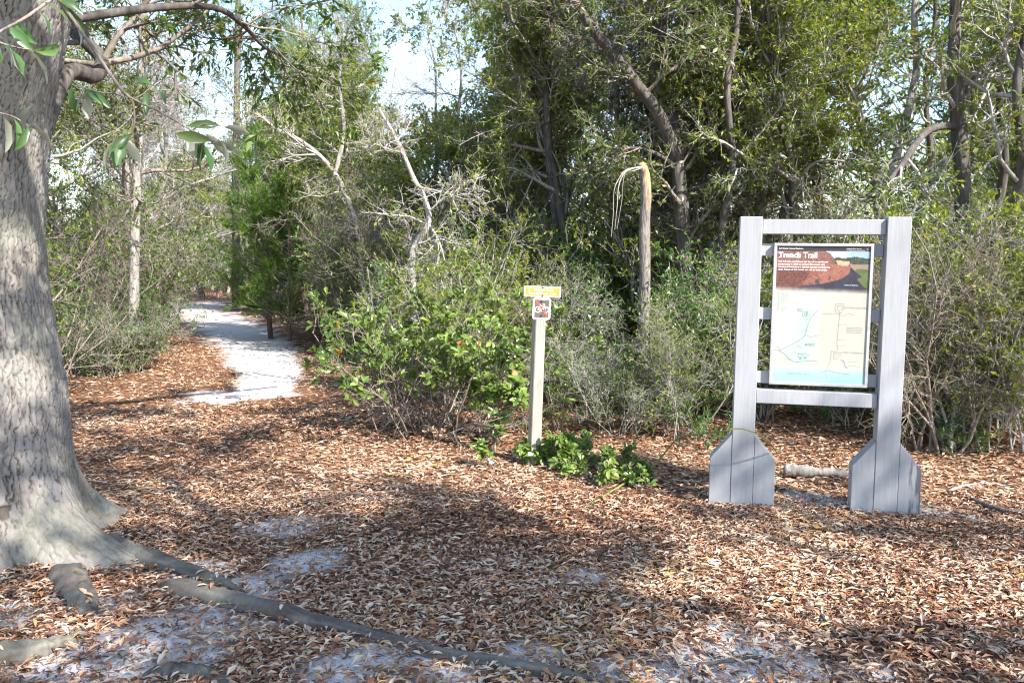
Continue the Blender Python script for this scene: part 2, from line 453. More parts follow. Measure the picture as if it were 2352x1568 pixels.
def make_oak(key, seed, H=8.5, r0=.10, leafy=22, leaf=.052, leafmat='oak_leaf', bark='dark_bark', twig='brown_twig', lean=.12, low=.25, nb=16, blen=2.2, limbs=None, wig=.16, n2=9, n3=7, bare=.0, cl=.49, cs=1.1):
    rng = np.random.default_rng(seed)
    tr = MB(); br = MB(); lv = MB()
    if limbs is None:
        K = 12; z = np.linspace(0, H, K)
        dx = np.cumsum(rng.normal(0, wig, K)) * .5 + lean * z * math.cos(seed); dy = np.cumsum(rng.normal(0, wig, K)) * .5 + lean * z * math.sin(seed)
        t = np.stack([dx - dx[0], dy - dy[0], z], -1)
        t = resample(t, 22)
        rad = r0 * (1 - np.linspace(0, 1, 22) ** 1.2 * .88) * (1 + .5 * np.exp(-np.linspace(0, H, 22) / .18))
        limbs = [(t, rad)]
        f = children(rng, t[None], rad[None], 2, .3, .6, .5, .12, H * .5, .25, .14, 22, .75, .02, .2)
        for a, c in zip(*f): limbs.append((a, c))
    P0 = np.stack([l[0] for l in limbs]); R0 = np.stack([l[1] for l in limbs])
    tr.add(*tubes(P0, R0, 9, rng.random(len(P0))))
    l1 = children(rng, P0, R0, nb, low, 1.0, 1.05, .25, blen, .12, .20, 7, .6, .008, .3)
    l2 = children(rng, *l1, n2, .2, 1.0, .85, .25, blen * .42, .08, .26, 5, .6, .0045, .4)
    l3 = children(rng, *l2, n3, .15, 1.0, .75, .3, blen * .20, .04, .4, 3, .7, .0028, .5)
    level(br, l1, 5, rng); level(br, l2, 4, rng); level(br, l3, 3, rng)
    keep = (rng.random(len(l3[0])) > bare) & (clump(l3[0][:, -1], cs, seed) > cl)
    l3k = l3[0][keep]
    pos, tan, pi = along(rng, l3k, leafy, .15, 1.0)
    M = len(pos)
    # leaves come in sprays: drop some sprays altogether so that gaps open
    tone = np.clip(rng.random(len(l3k))[pi] * .55 + rng.random(M) * .45, 0, 1)
    d = tan * .5 + rng.normal(0, .6, (M, 3)); nrm = rng.normal(0, .6, (M, 3)) + np.array([.25, -.2, .7])
    ln = leaf * np.exp(rng.normal(0, .25, M))
    lv.add(*leaves(rng, pos, d, nrm, ln, ln * rng.uniform(.34, .5, M), LEAF2, tone))
    PROTO[key] = [('trunk', tr.mesh(key + '_trunk', MAT[bark], True)), ('branches', br.mesh(key + '_branches', MAT[twig], True)), ('crown', lv.mesh(key + '_crown', MAT[leafmat]))]

def make_shrub(key, seed, H=2.2, ns=9, spread=.5, leafy=10, leaf=.055, leafmat='shrub_leaf', twig='brown_twig', n1=6, n2=6, n3=4, tmpl=LEAF4, leafy_from=.0, wfrac=.45, up=.15, r0=.010):
    rng = np.random.default_rng(seed)
    st = MB(); lv = MB()
    K = 8
    az = rng.random(ns) * 6.283; p = np.zeros((ns, K, 3)); p[:, 0, 0] = rng.normal(0, .10 * H * .6, ns); p[:, 0, 1] = rng.normal(0, .10 * H * .6, ns); p[:, 0, 2] = -.06
    d = norm(np.stack([np.cos(az) * spread * rng.random(ns), np.sin(az) * spread * rng.random(ns), np.ones(ns)], -1)); L = H * rng.uniform(.55, 1.0, ns)
    for k in range(1, K):
        d = norm(d + rng.normal(0, .17, (ns, 3)) + np.array([0, 0, .05])); p[:, k] = p[:, k - 1] + d * (L / (K - 1))[:, None]
    rad = (r0 * H / 2 * rng.uniform(.6, 1.3, ns))[:, None] * np.linspace(1, .3, K)[None]
    l1 = children(rng, p, rad, n1, .2, 1, .75, .25, H * .38, up, .24, 6, .65, .0035, .4)
    l2 = children(rng, *l1, n2, .15, 1, .75, .3, H * .19, up * .6, .28, 5, .7, .0024, .5)
    st.add(*tubes(p, rad, 6, rng.random(ns))); level(st, l1, 4, rng); level(st, l2, 3, rng)
    last = l2
    if n3:
        l3 = children(rng, *l2, n3, .15, 1, .75, .3, H * .10, up * .5, .3, 4, .7, .0020, .6); level(st, l3, 3, rng); last = l3
    parts = [('stems', st.mesh(key + '_stems', MAT[twig], True))]
    if leafy:
        q = last[0]
        if leafy_from > 0: q = q[q[:, -1, 2] > leafy_from * H * (0.7 + .6 * rng.random(len(q)))]
        pos, tan, pi = along(rng, q, leafy, .3, 1.0); M = len(pos)
        tone = np.clip(rng.random(len(q))[pi] * .5 + rng.random(M) * .5, 0, 1)
        d = tan * .7 + rng.normal(0, .5, (M, 3)); nrm = rng.normal(0, .5, (M, 3)) + np.array([.2, -.25, .8])
        ln = leaf * np.exp(rng.normal(0, .22, M))
        lv.add(*leaves(rng, pos, d, nrm, ln, ln * rng.uniform(wfrac * .8, wfrac * 1.15, M), tmpl, tone))
        parts.append(('foliage', lv.mesh(key + '_foliage', MAT[leafmat])))
    PROTO[key] = parts

def make_pine(key, seed, H=3.0, r0=.04, nb=34, blen=.9, low=.08, nl=.13, per=26):
    rng = np.random.default_rng(seed)
    tr = MB(); br = MB(); lv = MB()
    K = 16; t = np.zeros((1, K, 3)); t[0, :, 2] = np.linspace(0, H, K); t[0, :, 0] = np.cumsum(rng.normal(0, .015 * H, K)) * .4; t[0, :, 1] = np.cumsum(rng.normal(0, .015 * H, K)) * .4
    rad = r0 * (1 - .85 * np.linspace(0, 1, K))[None]
    tr.add(*tubes(t, rad, 9, rng.random(1)))
    l1 = children(rng, t, rad, nb, low, .97, 1.15, .18, blen, .10, .10, 7, .5, .006, .3, taper=.75)
    l2 = children(rng, *l1, 7, .25, 1.0, .7, .2, blen * .42, .12, .14, 5, .6, .004, .5)
    top = children(rng, t, rad, 8, .9, 1.0, .5, .2, blen * .7, .3, .1, 5, .5, .005, .4)
    level(br, l1, 5, rng); level(br, l2, 3, rng); level(br, top, 4, rng)
    for q, m in ((l2[0], per), (l1[0][:, 2:], int(per * 1.2)), (top[0], int(per * 2.5))):
        pos, tan, pi = along(rng, q, m, .15, 1.0); M = len(pos)
        d = norm(tan * .9 + rng.normal(0, .45, (M, 3)) + np.array([0, 0, .2])); nrm = rng.normal(0, 1, (M, 3))
        tone = np.clip(rng.random(len(q))[pi] * .6 + rng.random(M) * .4, 0, 1)
        ln = nl * rng.uniform(.7, 1.2, M)
        lv.add(*leaves(rng, pos, d, nrm, ln, np.full(M, .009), LEAF2, tone))
    PROTO[key] = [('trunk', tr.mesh(key + '_trunk', MAT['pine_bark'], True)), ('branches', br.mesh(key + '_branches', MAT['brown_twig'], True)), ('crown', lv.mesh(key + '_crown', MAT['needle']))]

make_oak('oak_a', 1, 8.5, .10, 11)
make_oak('oak_c', 3, 7.0, .075, 11, leafmat='yellow_leaf', twig='pale_twig', low=.2, blen=1.9, wig=.2)
make_oak('oak_d', 5, 8.0, .085, 7, bark='grey_bark', twig='pale_twig', low=.15, nb=20, wig=.2, bare=.45, leafmat='grey_leaf')
make_oak('oak_e', 8, 6.0, .06, 12, leafmat='yellow_leaf', bark='grey_bark', twig='pale_twig', low=.12, blen=1.6, nb=18, wig=.2, bare=.25)
make_oak('oak_f', 12, 11.0, .15, 34, leaf=.075, low=.35, blen=3.0, nb=14, wig=.25, bare=.1, n2=8, n3=7, cl=.525, cs=.7)
make_shrub('bare_a', 21, 2.4, 8, .8, 2, .05, leafmat='yellow_leaf', twig='pale_twig', n1=8, n2=7, n3=4)
make_shrub('bare_b', 22, 1.7, 9, 1.2, 1, .05, leafmat='shrub_leaf', twig='pale_twig', n1=7, n2=7, n3=4)
make_shrub('bare_c', 23, 3.0, 8, .6, 1, .05, leafmat='grey_leaf', twig='brown_twig', n1=9, n2=7, n3=4)
make_shrub('leafy_a', 31, 2.2, 9, .7, 5, .055, n1=7, n2=5, n3=3)
make_shrub('leafy_b', 32, 3.2, 8, .5, 6, .058, n1=8, n2=6, n3=3, leafmat='oak_leaf')
make_shrub('leafy_c', 33, 2.8, 8, .6, 5, .060, n1=8, n2=6, n3=3, leafmat='yellow_leaf', twig='pale_twig')
make_shrub('low_a', 41, .75, 7, 1.3, 5, .060, n1=5, n2=3, n3=0, twig='pale_twig', r0=.012)
make_shrub('low_b', 42, 1.0, 7, 1.0, 4, .055, n1=6, n2=4, n3=0, leafmat='oak_leaf', r0=.012)
make_pine('pine_a', 51, 3.4, .05, 60, 1.2, per=44)
make_pine('pine_b', 52, 11.0, .13, 60, 2.6, .35, .17, 34)

KIND = {'oak': ('scrub_oak', 'tree'), 'bare': ('bare_shrub', 'shrub'), 'leafy': ('leafy_shrub', 'shrub'), 'low': ('low_shrub', 'shrub'), 'pine': ('pine_tree', 'tree')}
PLACED = []; LABELLED = {}
def place(key, x, y, label, group, scale=1.0, rz=None, tilt=0.0):
    name, cat = KIND[key.split('_')[0]]
    t = thing(name, label, cat, (x, y, float(ground_z(x, y)) - .02), (0 if tilt is None else rng.normal(0, .03) + tilt, 0 if tilt is None else rng.normal(0, .03), rng.random() * 6.283 if rz is None else rz), group, scale)
    for pn, me in PROTO[key]: obj(pn, me, t)
    PLACED.append((key, x, y)); LABELLED.setdefault(label, []).append((x / max(y, .5), t))
    return t
def ux(u, y): return (u - 1176) / FPX * y / (CP)     # x of a column of the photograph at depth y (near enough for planting)

# ------------------------------------------------------------------ the big oak by the camera
def big_oak():
    base = G(60, 1285)
    DY = 5.05
    prof_v = [0, 100, 250, 400, 530, 650, 760, 900, 1000, 1130, 1200, 1250]
    prof_u = [192, 168, 132, 116, 106, 116, 134, 158, 165, 176, 190, 204]
    pz = []; px = []
    for v, u in zip(prof_v, prof_u):
        q = P(u, v, DY); pz.append(q[2]); px.append(q[0])
    pz = np.array(pz[::-1]); px = np.array(px[::-1])
    NZ, NT = 500, 300
    z = np.concatenate([np.linspace(-.12, 3.35, 475), np.linspace(3.40, 6.5, 25)])
    r = np.interp(z, [0, .6, 1.4, 2.2, 3.0, 3.6, 6.5], [.47, .44, .405, .395, .43, .45, .30])
    xr = np.interp(z, np.append(pz, [4.2, 6.5]), np.append(px, [-2.35, -2.6]))
    cx = xr - r - .10
    cy = DY + .05 * np.sin(z * 1.1)
    th = np.concatenate([np.linspace(R(-140), R(15), 250, endpoint=False), np.linspace(R(15), R(220), 50, endpoint=False)])
    TH, Z = np.meshgrid(th, z)
    RR = np.repeat(r[:, None], NT, 1)
    # root flare: lobes to the front right, right, back and left
    lob = np.zeros_like(TH)
    for a0, amp, wdt, hh in ((R(-18), .52, .30, .20), (R(-68), .34, .26, .16), (R(-120), .30, .3, .2), (R(170), .5, .4, .25), (R(60), .35, .4, .25), (R(110), .3, .3, .2)):
        d = np.angle(np.exp(1j * (TH - a0)))
        lob = np.maximum(lob, amp * np.exp(-(d / wdt) ** 2) * np.exp(-np.clip(Z, 0, 9) / hh))
    RR = RR + lob + .07 * np.exp(-np.clip(Z, 0, 9) / .25)
    RR += .022 * (fbm2(TH * 2.2 / 6.2832 * 3, Z * 1.1, 71, 3) - .5) * 2
    # bark plates: F2-F1 of stretched cells that wrap round the trunk
    # elongated cells that wrap round the trunk; cracks of uneven width, the upright ones deepest
    S = TH * .43
    NC = 88
    U = TH / (2 * math.pi) * NC + 1.1 * (fbm2(S * 22, Z * 9, 74, 2) - .5) + .7 * (fbm2(S * 60, Z * 30, 76, 2) - .5); W = Z / .085 + 1.6 * (fbm2(S * 14, Z * 8, 75, 3) - .5)
    iu = np.floor(U); iw = np.floor(W); f1 = np.full(U.shape, 9.); f2 = np.full(U.shape, 9.); a1 = np.zeros((2,) + U.shape); a2 = np.zeros((2,) + U.shape)
    for a in (-1, 0, 1):
        for c in (-2, -1, 0, 1, 2):
            hx = _hash((iu + a) % NC, iw + c, iu * 0, 81); hy = _hash((iu + a) % NC, iw + c, iu * 0, 82)
            dx = iu + a + hx - U; dy = (iw + c + hy - W) * .8
            d = np.hypot(dx, dy); n = d < f1; n2_ = ~n & (d < f2)
            a2 = np.where(n, a1, np.where(n2_, np.stack([dx, dy]), a2)); f2 = np.where(n, f1, np.where(n2_, d, f2))
            a1 = np.where(n, np.stack([dx, dy]), a1); f1 = np.where(n, d, f1)
    e = f2 - f1
    dd = np.abs(a2 - a1); upright = dd[0] / (dd[0] + dd[1] + 1e-6)
    cw = .05 + .30 * fbm2(S * 9, Z * 5, 96, 2)
    plate = 1 - (1 - smooth(.0, 1, e / cw)) * (.30 + .70 * smooth(.25, .65, upright))
    fine = fbm2(TH * 40, Z * 18, 91, 3)
    fade = smooth(-.05, .35, Z)
    RR += (.018 * plate + .006 * (fine - .5)) * (.45 + .55 * fade)
    X = cx[:, None] + RR * np.cos(TH); Y = cy[:, None] + RR * np.sin(TH)
    i = (np.arange(NZ - 1)[:, None] * NT + np.arange(NT)[None, :]); j = (np.arange(NZ - 1)[:, None] * NT + (np.arange(NT)[None, :] + 1) % NT)
    F = np.stack([i, j, j + NT, i + NT], -1).reshape(-1, 4)
    m, nt, b = new_mat('big_oak_bark')
    a = attr(nt)
    c = ramp(nt, a.outputs['Fac'], [(0, (.034, .024, .019)), (.22, (.075, .055, .044)), (.45, (.155, .135, .120)), (1, (.265, .248, .235))])
    n1 = tex_noise(nt, 3.5, 4, mapping(nt, (1, 1, .6))); n2 = tex_noise(nt, 45, 4, mapping(nt, (1, 1, .35)), .6)
    c = mix(nt, ramp(nt, n1, [(.52, (0, 0, 0)), (.68, (.55, .55, .55))]), c, (.36, .22, .15), 'MULTIPLY')
    c = mix(nt, ramp(nt, tex_noise(nt, 2.1, 3, mapping(nt, (1, 1, .9))), [(.45, (0, 0, 0)), (.62, (.35, .35, .35))]), c, (.36, .37, .27))
    c = mix(nt, .55, c, ramp(nt, n2, [(.25, (.25, .25, .25)), (.7, (1, 1, 1))]), 'MULTIPLY')
    c = mix(nt, .12, c, (.42, .40, .37))
    nt.links.new(c, b.inputs['Base Color']); b.inputs['Roughness'].default_value = .92; b.inputs['Specular IOR Level'].default_value = .12
    bump(nt, b, n2, .7, .008)
    MAT['big_bark'] = m
    t = thing('live_oak', 'massive grey furrowed oak trunk with spreading roots beside the trail', 'tree', (base[0], DY, 0))
    org = np.array([base[0], DY, 0])
    obj('trunk', mesh_from('oak_trunk', np.stack([X, Y, Z], -1).reshape(-1, 3) - org, [F], (plate * (.65 + .55 * fine) * (.8 + .2 * fade)).ravel(), True, (m,)), t)
    # surface roots
    rg = np.random.default_rng(77)
    ROOTS = []
    rid_ = lambda a, c: np.abs(2 * noise2(a, c, 17) - 1)
    def root(px_pts, r0, r1, lift=.35, z0=None):
        p = np.array([G(u, v) for u, v in px_pts]); K = 60
        q = resample(p, K); q[:, 2] = ground_z(q[:, 0], q[:, 1])
        rad = np.linspace(r0, r1, K) * (1 + .22 * (fbm2(np.linspace(0, 7, K), np.full(K, r0 * 77), 3, 3) - .5) * 2)
        rad = rad * (.30 + .70 * smooth(0, .14, np.linspace(0, 1, K))) * (.25 + .75 * smooth(1, .78, np.linspace(0, 1, K)))
        q[:, 2] += .012 + rad * (lift - .45) - .05 * smooth(.86, 1, np.linspace(0, 1, K)) - (.03 * smooth(.12, 0, np.linspace(0, 1, K)) if z0 is None else 0) + .012 * np.sin(np.linspace(0, 9, K) + r0 * 90)
        if z0 is not None: q[:10, 2] += np.linspace(z0, 0, 10)
        ROOTS.append(np.column_stack([q, rad]))
        V, Fs, _ = tubes(q[None], rad[None], 20)
        nrm = (V - np.repeat(q, 20, 0))
        k = fbm2(np.tile(np.arange(20), K) * .8, np.repeat(np.arange(K), 20) * .35, 8, 3)
        k2 = rid_(np.tile(np.arange(20), K) * .9, np.repeat(np.arange(K), 20) * .16); k = .5 * k + .5 * k2
        V = np.repeat(q, 20, 0) + nrm * (.70 + .62 * k[:, None] + .25 * (fbm2(np.tile(np.arange(20), K) * 1.7, np.repeat(np.arange(K), 20) * 1.3, 19, 2) - .5)[:, None]) * np.array([1, 1, .9])
        return obj('root', mesh_from('root', V - org, Fs, .05 + .62 * k, True, (m,)), t)
    root([(345, 1345), (400, 1352), (500, 1382), (620, 1415), (720, 1440), (860, 1468), (1000, 1500), (1150, 1528), (1300, 1556), (1500, 1590)], .060, .030, .42)
    root([(205, 1240), (270, 1262), (340, 1288), (430, 1318), (520, 1345), (600, 1370)], .10, .018, .35)
    root([(210, 1455), (150, 1485), (70, 1512), (-60, 1540), (-200, 1560)], .03, .075, .45)
    root([(315, 1560), (390, 1552), (470, 1558), (560, 1585)], .045, .05, .25)
    root([(140, 1310), (170, 1360), (195, 1400), (205, 1425)], .12, .035, .3)
    # fallen leaves caught on the roots
    for k in range(65):
        pts = ROOTS[(0, 0, 0, 1, 2, 4, 3)[k % 7]]; a = pts[rg.integers(4, len(pts) - 6)]
        x, y = a[0] + rg.normal(0, .035), a[1] + rg.normal(0, .04); dz = math.sqrt(max(0, a[3] ** 2 - (math.hypot(x - a[0], y - a[1])) ** 2))
        obj('leaf', leaf_var[rg.integers(8)], ground, (x, y, max(a[2] + dz * .95, float(ground_z(x, y)) + .02) + .006), (rg.normal(0, .3), rg.normal(0, .3), rg.random() * 6.28), float(.046 + .016 * rg.random()))
    # limbs overhead
    lm = MB()
    l = []
    def limb(pts, r0, r1): q = resample(pts, 24); rr = np.linspace(r0, r1, 24); l.append((q, rr)); return q
    limb([(-2.75, 5.2, 2.3), P(150, 172, 5.5), P(215, 175, 5.7), P(235, 140, 5.9), P(200, 100, 6.0), P(160, 60, 6.2), P(120, -60, 6.4)], .055, .035)
    limb([(-2.7, 5.2, 3.0), P(260, 30, 5.5), P(400, 15, 5.8), P(500, 20, 6.0), P(560, 60, 6.3), P(610, 110, 6.5), P(660, 130, 6.8)], .030, .010)
    limb([(-2.8, 5.0, 3.6), (-2.4, 4.6, 4.2), (-1.6, 3.8, 4.6), (-.9, 2.9, 4.7), (.2, 2.2, 5.0)], .16, .04)
    limb([(-2.8, 5.0, 3.5), (-1.8, 5.6, 4.3), (-.4, 6.3, 4.9), (1.2, 7.0, 5.3)], .15, .035)
    limb([(-2.8, 5.0, 4.4), (-3.2, 4.2, 5.6), (-3.0, 3.0, 6.6)], .2, .05)
    limb([(-2.9, 5.0, 4.8), (-3.8, 6.0, 6.0), (-4.5, 7.6, 6.8)], .2, .05)
    limb([(-2.9, 5.0, 5.6), (-2.2, 5.2, 7.2), (-1.2, 5.0, 8.4)], .22, .05)
    P0 = np.stack([a for a, _ in l]); R0 = np.stack([c for _, c in l])
    tb = MB(); tb.add(*tubes(P0, R0, 12, rg.random(len(l))))
    V = tb.V[0] - org; tb.V[0] = V
    obj('limbs', tb.mesh('oak_limbs', MAT['dark_bark'], True), t)
    br = MB(); lv = MB()
    l1 = children(rg, P0, R0, 9, .3, 1, .95, .25, 1.3, .05, .2, 7, .5, .007, .3)
    l2 = children(rg, *l1, 7, .2, 1, .85, .25, .6, .0, .26, 5, .6, .004, .4)
    l3 = children(rg, *l2, 5, .15, 1, .75, .3, .28, .0, .3, 4, .7, .0026, .5)
    for q, s in ((l1, 5), (l2, 4), (l3, 3)): level(br, (q[0] - org, q[1]), s, rg)
    pos, tan, pi = along(rg, l3[0], 8, .2, 1.0); M = len(pos)
    d = tan * .6 + rg.normal(0, .5, (M, 3)) + [0, 0, -.25]; nrm = rg.normal(0, .5, (M, 3)) + [0, 0, .8]
    ln = .062 * np.exp(rg.normal(0, .22, M))
    lv.add(*leaves(rg, pos - org, d, nrm, ln, ln * .36, LEAF4, np.clip(rg.random(len(l3[0]))[pi] * .5 + rg.random(M) * .5, 0, .97)))
    obj('branches', br.mesh('oak_branches', MAT['brown_twig'], True), t)
    obj('crown', lv.mesh('oak_crown', MAT['oak_leaf']), t)
    # the leafy twig that hangs into the top left corner, leaf by leaf
    tw = MB()
    lines = [([P(60, -160, 2.6), P(130, -10, 2.5), P(200, 90, 2.5), P(270, 195, 2.5), P(305, 228, 2.5), P(370, 258, 2.5), P(440, 300, 2.5), P(490, 325, 2.5)], .0065, .002),
             ([P(305, 228, 2.5), P(309, 270, 2.5), P(300, 310, 2.5), P(265, 325, 2.52)], .003, .0015),
             ([P(270, 195, 2.5), P(255, 215, 2.55), P(200, 205, 2.6), P(165, 195, 2.65)], .0025, .0015),
             ([P(130, -10, 2.5), P(60, 40, 2.42), P(5, 70, 2.35), P(-60, 110, 2.3)], .005, .003),
             ([P(-90, 60, 2.3), P(-10, 95, 2.3), P(40, 110, 2.3), P(75, 115, 2.3)], .004, .0015),
             ([P(-90, 230, 2.3), P(-20, 255, 2.3), P(30, 268, 2.3), P(65, 290, 2.3)], .003, .0015),
             ([P(440, 300, 2.5), P(470, 285, 2.5), P(510, 290, 2.5)], .002, .001),
             ([P(305, 228, 2.5), P(330, 215, 2.55), P(350, 195, 2.6)], .002, .001)]
    for p, r0, r1 in lines:
        q = resample(p, 14)[None] - org; tw.add(*tubes(q, np.linspace(r0, r1, 14)[None], 6, np.array([.5])))
    two = obj('hanging_twig', tw.mesh('hanging_twig', MAT['brown_twig'], True), t)
    lvar = []
    for k in range(5):
        V, F, r = leaves(rg, np.zeros((1, 3)), np.array([[1., 0, 0]]), np.array([[0, 0, 1.]]), np.array([1.]), np.array([rg.uniform(.30, .40)]), LEAF8, np.array([k / 5 + .1]))
        V[:, 2] -= .22 * V[:, 0] ** 2
        lvar.append(mesh_from('twig_leaf', V, F, r, True, (MAT['twig_leaf'],)))
    spots = [(478, 315, 2.5), (486, 322, 2.5), (470, 308, 2.5), (455, 300, 2.5), (440, 298, 2.5), (500, 318, 2.5), (512, 292, 2.5), (462, 330, 2.5), (430, 290, 2.5), (478, 330, 2.5),
             (268, 322, 2.52), (285, 318, 2.5), (300, 308, 2.5), (262, 328, 2.52), (275, 305, 2.5), (255, 330, 2.5), (350, 195, 2.6), (335, 212, 2.55), (345, 205, 2.6),
             (195, 205, 2.6), (205, 208, 2.6), (180, 200, 2.65), (165, 195, 2.65), (215, 205, 2.6),
             (5, 70, 2.35), (20, 60, 2.37), (-10, 75, 2.33), (40, 50, 2.4), (75, 20, 2.45), (90, 5, 2.47), (60, 112, 2.3), (75, 116, 2.3), (35, 108, 2.3), (10, 100, 2.3), (50, 95, 2.3), (-15, 92, 2.3),
             (30, 268, 2.3), (50, 280, 2.3), (65, 290, 2.3), (5, 262, 2.3), (-10, 257, 2.3), (60, 300, 2.3), (140, 8, 2.5), (120, -6, 2.5), (160, 35, 2.5)]
    for u, v, y in spots:
        p = P(u, v, y) - org
        d = Vector((rg.normal(.25, .6), rg.normal(-.1, .4), rg.normal(-.65, .45))).normalized()
        q = d.to_track_quat('X', 'Z').to_euler()
        o = obj('leaf', lvar[rg.integers(5)], two, p, q, float(.070 + .026 * rg.random()))
        o.rotation_euler.rotate_axis('X', rg.normal(0, .8))
big_oak()

# ------------------------------------------------------------------ the trail kiosk
def wood_paint():
    m, nt, b = new_mat('grey_paint')
    g = tex_noise(nt, 3.0, 5, mapping(nt, (22, 22, 1.6)), .6); n2 = tex_noise(nt, 2.3, 4, mapping(nt, (1, 1, 1)))
    c = ramp(nt, g, [(.25, (.29, .30, .315)), (.5, (.335, .343, .362)), (.75, (.365, .373, .392))])
    c = mix(nt, ramp(nt, n2, [(.5, (0, 0, 0)), (.75, (.4, .4, .4))]), c, (.29, .305, .30))
    nt.links.new(c, b.inputs['Base Color']); b.inputs['Roughness'].default_value = .55; b.inputs['Specular IOR Level'].default_value = .3
    bump(nt, b, g, .25, .003); return m
def stained_paint():
    m, nt, b = new_mat('stained_paint')
    g = tex_noise(nt, 3.0, 5, mapping(nt, (22, 22, 1.6)), .6)
    c = ramp(nt, g, [(.25, (.29, .30, .315)), (.5, (.335, .343, .362)), (.75, (.365, .373, .392))])
    # mildew streaks that run down the board
    s = tex_noise(nt, 2.0, 5, mapping(nt, (16, 16, 2.2)), .6)
    tc = nt.nodes.new('ShaderNodeTexCoord'); sp = nt.nodes.new('ShaderNodeSeparateXYZ'); nt.links.new(tc.outputs['Object'], sp.inputs[0])
    mr = nt.nodes.new('ShaderNodeMapRange'); nt.links.new(sp.outputs['X'], mr.inputs['Value'])
    mr.inputs['From Min'].default_value = .575; mr.inputs['From Max'].default_value = .655; mr.inputs['To Min'].default_value = -.22; mr.inputs['To Max'].default_value = .10
    ad = nt.nodes.new('ShaderNodeMath'); nt.links.new(s, ad.inputs[0]); nt.links.new(mr.outputs['Result'], ad.inputs[1])
    c = mix(nt, ramp(nt, ad.outputs[0], [(.47, (0, 0, 0)), (.60, (.85, .85, .85))]), c, (.075, .07, .085))
    nt.links.new(c, b.inputs['Base Color']); b.inputs['Roughness'].default_value = .6
    return m
def plain(name, c, rough=.5, spec=.4, metal=0.0):
    m, nt, b = new_mat(name)
    n = tex_noise(nt, 30, 3, mapping(nt, (1, 1, 1)))
    d = tuple(x * .82 for x in c)
    nt.links.new(ramp(nt, n, [(.3, d), (.65, c)]), b.inputs['Base Color'])
    b.inputs['Roughness'].default_value = rough; b.inputs['Specular IOR Level'].default_value = spec; b.inputs['Metallic'].default_value = metal
    return m
MAT['paint'] = wood_paint(); MAT['stained'] = stained_paint()
MAT['white_print'] = plain('white_print', (.80, .80, .78), .5)
MAT['black_print'] = plain('black_print', (.025, .025, .028), .4)
MAT['grey_print'] = plain('grey_print', (.25, .26, .26), .5)
MAT['teal_print'] = plain('teal_print', (.10, .26, .24), .5)
MAT['alu'] = plain('aluminium', (.62, .63, .65), .35, .5, .6)
MAT['iron'] = plain('dark_bolt', (.05, .04, .04), .5, .5, .5)

def text_mesh(body, size, mat, bold=0.0, align='LEFT', shear=0.0, sp=1.0):
    cu = bpy.data.curves.new('text', 'FONT'); cu.body = body; cu.size = size; cu.offset = bold; cu.align_x = align; cu.shear = shear; cu.space_character = sp
    o = bpy.data.objects.new('text', cu); COL.objects.link(o)
    dg = bpy.context.evaluated_depsgraph_get()
    me = bpy.data.meshes.new_from_object(o.evaluated_get(dg)); me.name = 'lettering'
    bpy.data.objects.remove(o)
    me.materials.clear(); me.materials.append(mat)
    return me
def text(name, body, size, x, z, y, parent, mat, **k):
    return obj(name, text_mesh(body, size, mat, **k), parent, (x, y, z), (math.pi / 2, 0, 0))
def ribbon(pts, w, y):
    """a flat line in the x-z plane"""
    p = np.asarray(pts, float); d = np.gradient(p, axis=0); d = d / (np.linalg.norm(d, axis=1, keepdims=True) + 1e-9); n = np.stack([-d[:, 1], d[:, 0]], -1) * w / 2
    a = p + n; c = p - n; K = len(p)
    V = np.concatenate([np.column_stack([a[:, 0], np.full(K, y), a[:, 1]]), np.column_stack([c[:, 0], np.full(K, y), c[:, 1]])])
    i = np.arange(K - 1)
    return V, [np.stack([i, i + 1, i + 1 + K, i + K], -1)]

def in_poly(x, y, poly):
    r = np.zeros(x.shape, bool); n = len(poly)
    for i in range(n):
        x0, y0 = poly[i]; x1, y1 = poly[(i + 1) % n]
        c = ((y0 > y) != (y1 > y)) & (x < (x1 - x0) * (y - y0) / (y1 - y0 + 1e-12) + x0); r ^= c
    return r

